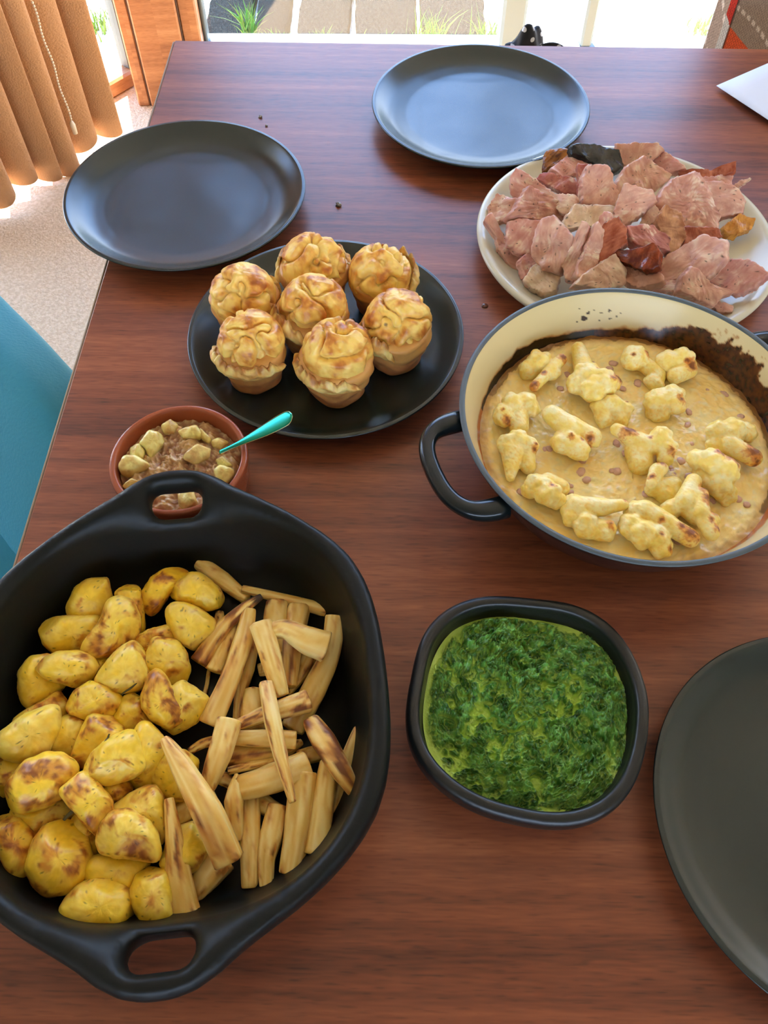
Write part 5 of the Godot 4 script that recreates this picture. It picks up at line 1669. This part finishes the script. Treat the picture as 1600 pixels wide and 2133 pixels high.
	meat("long ham edge slice following the plate's left rim", Vector3(0.1257, 0.7728, -0.7217), Vector3(-64, 17, -15), [-22, 27, -15, 37, -4, 19, 5, 0, 19, -13, 19, -32, 5, -23, -7, -5, -9, 9], 8, "edge", 23)
	meat("big shredded ham chunk left of the two upright strips", Vector3(0.1709, 0.7989, -0.6896), Vector3(-47, -45, 36), [-19, 12, -13, 28, 1, 31, 14, 17, 24, 1, 16, -19, 8, -31, -10, -24, -22, -10], 15, "fibre", 24)
	meat("small rounded ham lump at the front left between slices", Vector3(0.1478, 0.7738, -0.6926), Vector3(-62, 31, -28), [-11, -0, -1, 13, 10, 12, 7, -5, -4, -17], 10, "pink", 25)
	meat("ragged fatty ham lump nearest the cream pan on the left", Vector3(0.1624, 0.7732, -0.6679), Vector3(-65, -20, 18), [-21, -2, -11, 16, 2, 20, 18, 5, 13, -16, 1, -19, -11, -11], 12, "fat", 26)
	meat("left one of two upright ham strips in front of the centre", Vector3(0.1914, 0.8018, -0.673), Vector3(-48, -37, 30), [-13, -12, -0, 18, 7, 32, 14, 27, 6, -1, -1, -30, -10, -26], 11, "fibre", 27)
	meat("right one of two upright ham strips in front of the centre", Vector3(0.2025, 0.8056, -0.6679), Vector3(-52, 23, -18), [-17, -23, -6, 8, 7, 34, 15, 26, 11, 7, 5, -19, -8, -29], 11, "fibre", 28)
	meat("narrow ham piece pointing up in the centre, left of the peppered glazed piece", Vector3(0.2209, 0.8142, -0.6999), Vector3(-49, -39, 32), [-9, 3, -0, 16, 9, 11, 10, 3, 2, -13, -6, -18], 9, "pink", 29)
	meat("glazed ham piece with a cluster of peppercorns on top, in the centre", Vector3(0.2251, 0.8118, -0.6813), Vector3(-54, -23, 19), [-13, -4, -8, 17, 7, 23, 15, 11, 16, -6, 5, -12, -7, -24, -15, -23], 12, "glaze", 30)
	meat("purplish dark ham chunk right of the peppered glazed piece", Vector3(0.2646, 0.8041, -0.6936), Vector3(-63, 24, -22), [-27, 8, -10, 13, 7, 14, 25, -1, 24, -14, 1, -10, -16, -12], 12, "dark", 31)
	meat("curled glossy mahogany rind with a black edge, front centre of the pile", Vector3(0.2508, 0.8098, -0.6578), Vector3(-48, -51, 42), [-35, 18, -23, 10, 4, 9, 16, 12, 22, 2, 19, -14, 6, -16, -17, -2, -31, 7], 13, "gloss", 32)
	meat("brown stringy ham piece with wet fat, below the largest ribbed slice", Vector3(0.2904, 0.8063, -0.7055), Vector3(-59, 0, 0), [-16, 10, -7, 26, 11, 18, 15, -9, 6, -24, -1, -30, -10, -12], 11, "rind2", 33)
	meat("red-brown glazed rind strip lying flat below the largest ribbed slice", Vector3(0.3217, 0.7959, -0.7079), Vector3(-68, -4, 4), [-18, -12, -14, 10, 5, 9, 23, 7, 24, -2, 6, -4, -9, -14], 9, "glaze", 34)
	meat("broad ham slice with a crumbly face at the front right", Vector3(0.3097, 0.7983, -0.6676), Vector3(-50, -53, 46), [-41, -9, -27, 10, -4, 20, 12, 25, 34, 13, 32, -6, 14, -22, -11, -17, -32, -20], 12, "fibre", 35)
	meat("folded pink ham piece touching the cream pan's rim, front centre", Vector3(0.2147, 0.7952, -0.6481), Vector3(-58, 24, -21), [-34, -13, -19, 2, -3, 13, 11, 23, 23, 8, 23, -8, -1, -15], 14, "pale", 36)
	meat("glossy-topped ham piece under the curled mahogany rind", Vector3(0.2534, 0.7928, -0.6492), Vector3(-62, -34, 31), [-21, 17, -6, 13, 22, -2, 24, -10, -3, -13, -15, -5], 12, "glaze2", 37)
	meat("low salmon-pink strip along the cream pan's rim", Vector3(0.2847, 0.7826, -0.6469), Vector3(-58, -45, 41), [-29, 5, -9, 7, 15, 6, 18, -11, -3, -6], 9, "pink", 38)
	meat("knobbly ham piece rising at the front with a grey gristly top", Vector3(0.3098, 0.7907, -0.6355), Vector3(-58, 19, -16), [-24, -4, -20, 13, -10, 22, -0, 16, 8, 6, 38, -3, 24, -7, 14, -18, -6, -13], 13, "fibre", 39)
	meat("torn rosy ham slice reaching to the plate's right rim", Vector3(0.3587, 0.7817, -0.664), Vector3(-53, -54, 48), [-37, 5, -6, 20, 13, 15, 32, -5, 15, -17, -3, -20, -20, -6], 10, "pink", 40)
	meat("small flat ham scrap with a brown edge, closest to the viewer", Vector3(0.3394, 0.769, -0.6319), Vector3(-65, -26, 23), [-14, 5, -2, 6, 11, 2, 9, -6, -2, -6], 7, "edge", 41)
	meat("amber crumbly crust piece alone on the right of the plate", Vector3(0.3801, 0.7754, -0.7512), Vector3(-67, 17, -16), [-19, -3, 3, 15, 19, 9, 16, -2, -5, -14, -17, -11], 9, "crust", 42)
	# florets
	floret("cauliflower floret with two browned flat branches, closest to the black crust", Vector3(0.142, 0.788, -0.5329), [0, 4, 0, 13, 0, 4, 0, -13, -10, 2, 6, 10, -10, 2, 6, -10, 19, 10, -1, 6, -8, 10, 32, 5, 10, 6, 12, 8, 10, 6, 12, -8], [21, 10, 1, 5, -9, 10, 32, 5, 1, 10, 19, 3], 1)
	floret("large cauliflower floret with a thick stalk pointing at the pan's far wall", Vector3(0.1801, 0.788, -0.5516), [0, 6, 0, 7, 2, 6, 26, 10, 2, 14, 42, 13, 2, 14, 42, -13, -7, 10, 48, 11, -7, 10, 48, -11, 15, 14, 51, 13, 15, 14, 51, -13, 5, 12, 57, 13, 5, 12, 57, -13, 24, 10, 47, 8, 24, 10, 47, -8], [28, 10, 46, 6, 21, 10, 53, 4, 9, 10, 41, 2], 2)
	floret("floret near the far wall with a forked stem, left of the pink onion patch", Vector3(0.2302, 0.788, -0.5378), [0, 8, 0, 13, 0, 8, 0, -13, -5, 6, 2, 9, -5, 6, 2, -9, 8, 4, 2, 8, 19, 4, 17, 8, 15, 2, 24, 9, 15, 2, 24, -9], [9, 10, -0, 3, -5, 10, 5, 2], 3)
	floret("floret with a piece of pink onion on it and a dark brown stub", Vector3(0.2581, 0.788, -0.5326), [0, 8, 0, 11, 0, 8, 0, -11, 14, 8, -1, 13, 14, 8, -1, -13, 5, 8, 16, 8, 19, 8, 9, 8], [18, 10, 10, 6, 15, 10, 6, 3], 4)
	floret("floret with two holes in its cut face at the pan's left side", Vector3(0.1133, 0.788, -0.48), [0, 8, 0, 11, 0, 8, 0, -11, 12, 8, -4, 10, 12, 8, -4, -10, -10, 8, 12, 10, -10, 8, 12, -10, 4, 4, 2, 11, 4, 4, 21, 9, 17, 6, 3, 7, 17, 6, 3, -7], [-8, 10, 20, 4, -11, 10, 12, 2], 5)
	floret("glossy white cut floret in the left middle of the sauce", Vector3(0.1455, 0.788, -0.467), [0, 12, 0, 9, 15, 12, 17, 11, 9, 8, 28, 12, 9, 8, 28, -12, 19, 8, 35, 11, 19, 8, 35, -11, 32, 8, 23, 9, 32, 8, 23, -9, 15, 12, 12, 9, 33, 12, 24, 7], [29, 10, 29, 4, 12, 10, 30, 3, 21, 10, 31, 2], 6)
	floret("knobbly floret above the centre of the pan with a tiny dark stub", Vector3(0.1918, 0.788, -0.4798), [0, 6, 0, 10, 0, 6, 0, -10, 9, 8, -1, 10, 9, 8, -1, -10, 19, 6, 2, 8, 19, 6, 2, -8, 2, 2, 9, 9, 2, 2, 9, -9, 15, 2, 9, 9, 15, 2, 9, -9], [21, 10, -2, 2], 7)
	floret("low smooth floret right of the centre with one brown dot", Vector3(0.24, 0.788, -0.4859), [0, 8, 0, 11, 0, 8, 0, -11, 13, 10, -3, 12, 13, 10, -3, -12, 16, 8, 5, 9, 16, 8, 5, -9, 3, 0, 6, 11, 3, 0, 6, -11], [19, 10, 5, 4], 8)
	floret("arched floret with toasted crests curving over the centre right", Vector3(0.1994, 0.788, -0.4506), [0, 12, 0, 6, 10, 12, 8, 7, 11, 10, 7, 8, 26, 10, 16, 9, 35, 14, 11, 10, 35, 14, 11, -10, 39, 12, 21, 9, 39, 12, 21, -9, 19, 2, 16, 13, 18, 2, 29, 11, 37, 8, 29, 7, 37, 8, 29, -7], [9, 10, 5, 7, 3, 10, -4, 3, 25, 10, 13, 2, 40, 10, 26, 4, 39, 10, 2, 2], 9)
	floret("floret by the right wall with a long dark brown branch", Vector3(0.2877, 0.788, -0.4497), [0, 8, 0, 12, 0, 8, 0, -12, 11, 10, -1, 12, 11, 10, -1, -12, 25, 6, -2, 9, 25, 6, -2, -9, -3, 4, 11, 10, -3, 4, 11, -10, 6, 10, 13, 9, 23, 10, 27, 8], [22, 10, 25, 8, 23, 10, 34, 4, 20, 10, 19, 3], 10)
	floret("floret sliced flat with a pointed pale stalk, left wall", Vector3(0.1043, 0.788, -0.4367), [0, 8, 0, 9, 0, 8, 0, -9, 9, 10, -3, 10, 9, 10, -3, -10, 18, 8, 2, 9, 18, 8, 2, -9, 5, 6, 8, 11, 1, 6, 33, 4, 16, 4, 8, 9, 17, 4, 20, 7], [23, 10, 8, 3, 24, 10, 4, 2], 11)
	floret("small hook-shaped floret with a brown crest, left of the white forked stalk", Vector3(0.2194, 0.788, -0.3941), [0, 12, 0, 5, 7, 12, -13, 7, 11, 12, -15, 5, 11, 12, -15, -5, 4, 4, -1, 8, 21, 4, -4, 8, 15, 0, 2, 11, 15, 0, 2, -11], [10, 10, -19, 5, -0, 10, -4, 3], 12)
	floret("tall floret with a dark speckled browned cap, right of the centre", Vector3(0.2597, 0.788, -0.4157), [0, 16, 0, 9, 0, 16, 0, -9, 9, 22, 7, 11, 9, 22, 7, -11, 19, 20, 14, 12, 19, 20, 14, -12, 10, 6, -5, 9, 8, 6, 10, 11, 16, 10, 20, 13, 16, 10, 20, -13, 23, 2, 25, 10, 23, 2, 25, -10], [15, 10, 4, 5, 22, 10, 7, 5, 26, 10, 13, 4, 12, 10, 3, 3], 13)
	floret("plump floret against the near left wall with one toasted nub", Vector3(0.126, 0.788, -0.3941), [0, 8, 0, 11, 0, 8, 0, -11, -5, 4, 2, 8, -5, 4, 2, -8, 8, 10, 10, 11, 8, 10, 10, -11, 15, 6, 14, 8, 15, 6, 14, -8, 11, 2, -9, 8, 21, 2, -2, 8], [10, 10, 7, 3], 14)
	floret("floret with a white forked stalk and a reddish-brown toasted side", Vector3(0.2526, 0.788, -0.3936), [0, 16, 0, 7, -10, 16, 19, 9, -19, 6, 21, 9, -19, 6, 21, -9, -6, 10, 17, 12, -1, 10, 28, 10, 3, 18, 14, 6, -1, 18, 31, 7, 1, 14, 30, 8, 5, 14, 48, 7, 8, 14, 36, 6, 8, 14, 36, -6], [7, 10, 9, 6, 4, 10, 21, 6, 9, 10, 32, 4, 9, 10, 46, 5, 5, 10, 40, 3], 15)
	floret("spreading floret with a branch ending in a burnt knob, near wall", Vector3(0.1533, 0.788, -0.3659), [0, 6, 0, 11, 0, 6, 0, -11, 9, 6, 10, 12, 9, 6, 10, -12, 22, 6, 14, 10, 22, 6, 14, -10, 3, 10, -6, 10, 23, 10, -6, 8, 21, 14, -3, 7, 39, 14, -6, 5, 2, 4, -14, 8, 2, 4, -14, -8, 26, 8, 13, 6, 26, 8, 13, -6], [41, 10, -10, 4, 26, 10, 13, 4, 28, 10, 16, 2], 16)
	floret("largest floret with a tunnel hole and a toasted branch, nearest the viewer", Vector3(0.2027, 0.788, -0.367), [0, 8, 0, 10, 0, 8, 0, -10, -5, 8, 12, 11, -5, 8, 12, -11, 3, 8, 20, 12, 3, 8, 20, -12, 16, 4, 28, 10, 16, 4, 28, -10, 7, 10, -1, 10, 23, 10, 11, 9, 23, 10, 11, 8, 39, 10, 24, 8, 15, 8, 20, 10, 15, 8, 20, -10], [38, 10, 23, 7, 32, 10, 17, 4, 22, 10, 34, 3, 17, 10, 11, 3, 15, 10, 24, 2], 17)
	# apple
	apple_piece("yellow apple wedge with a notched end, upright at the ramekin's left", Vector3(-0.1988, 0.792, -0.4398), Vector3(-66, 24, -22), [-4, 11, 11, 8, 10, 1, -1, -16, -6, -6, -12, -2], 7, 0.1, 1)
	apple_piece("small yellow apple cube left of the notched wedge", Vector3(-0.2109, 0.79, -0.4306), Vector3(-66, 26, -24), [-7, 4, 1, 8, 7, 2, 5, -6, -5, -7], 7, 0.15, 2)
	apple_piece("wet apple chunk against the ramekin's left wall", Vector3(-0.2127, 0.79, -0.4167), Vector3(-66, 27, -25), [-12, -2, -8, 8, 2, 9, 16, 1, 10, -4, -3, -10, -9, -8], 9, 0.35, 3)
	apple_piece("soft grey-brown apple piece at the ramekin's far side", Vector3(-0.1874, 0.789, -0.459), Vector3(-65, 22, -20), [-8, 1, -0, 7, 7, 3, 4, -6, -5, -6], 8, 0.5, 4)
	apple_piece("broad pale apple piece at the far side, behind the brown sauce", Vector3(-0.1683, 0.789, -0.4526), Vector3(-66, 20, -19), [-12, 2, 4, 8, 11, -1, 8, -5, -6, -6], 8, 0.15, 5)
	apple_piece("apple slice lying behind the broad pale piece, toward the spoon", Vector3(-0.1561, 0.787, -0.4505), Vector3(-66, 19, -18), [-6, 9, 6, -2, 4, -7, -3, -2], 6, 0.25, 6)
	apple_piece("translucent tan apple slab in the middle, left of the spoon", Vector3(-0.1587, 0.792, -0.4297), Vector3(-66, 20, -19), [-13, -6, -6, 9, 2, 11, 11, 8, 10, -4, -2, -11], 6, 0.6, 7)
	apple_piece("small greenish apple bit touching the spoon", Vector3(-0.1437, 0.785, -0.445), Vector3(-66, 18, -16), [-8, 2, 1, 5, 9, 2, 2, -6, -5, -4], 6, 0.2, 8)
	apple_piece("thin apple bit in the juice below the spoon", Vector3(-0.1377, 0.784, -0.4247), Vector3(-67, 18, -17), [-7, 2, -1, 6, 9, -3, -3, -5], 5, 0.3, 9)
	apple_piece("chunky golden apple piece at the ramekin's near right", Vector3(-0.135, 0.788, -0.4094), Vector3(-68, 18, -17), [-9, 3, -4, 8, 8, 5, 9, 1, 2, -10, -6, -5], 9, 0.2, 10)
	apple_piece("pale apple chunk seen through the dish's handle hole", Vector3(-0.1625, 0.788, -0.3832), Vector3(-68, 23, -21), [-8, 5, 4, 10, 9, -3, -6, -10], 9, 0.25, 11)
	apple_piece("apple piece at the near left, half behind the black handle", Vector3(-0.2125, 0.788, -0.3987), Vector3(-67, 28, -26), [-6, -2, 1, 5, 7, 3, -2, -6], 7, 0.3, 12)
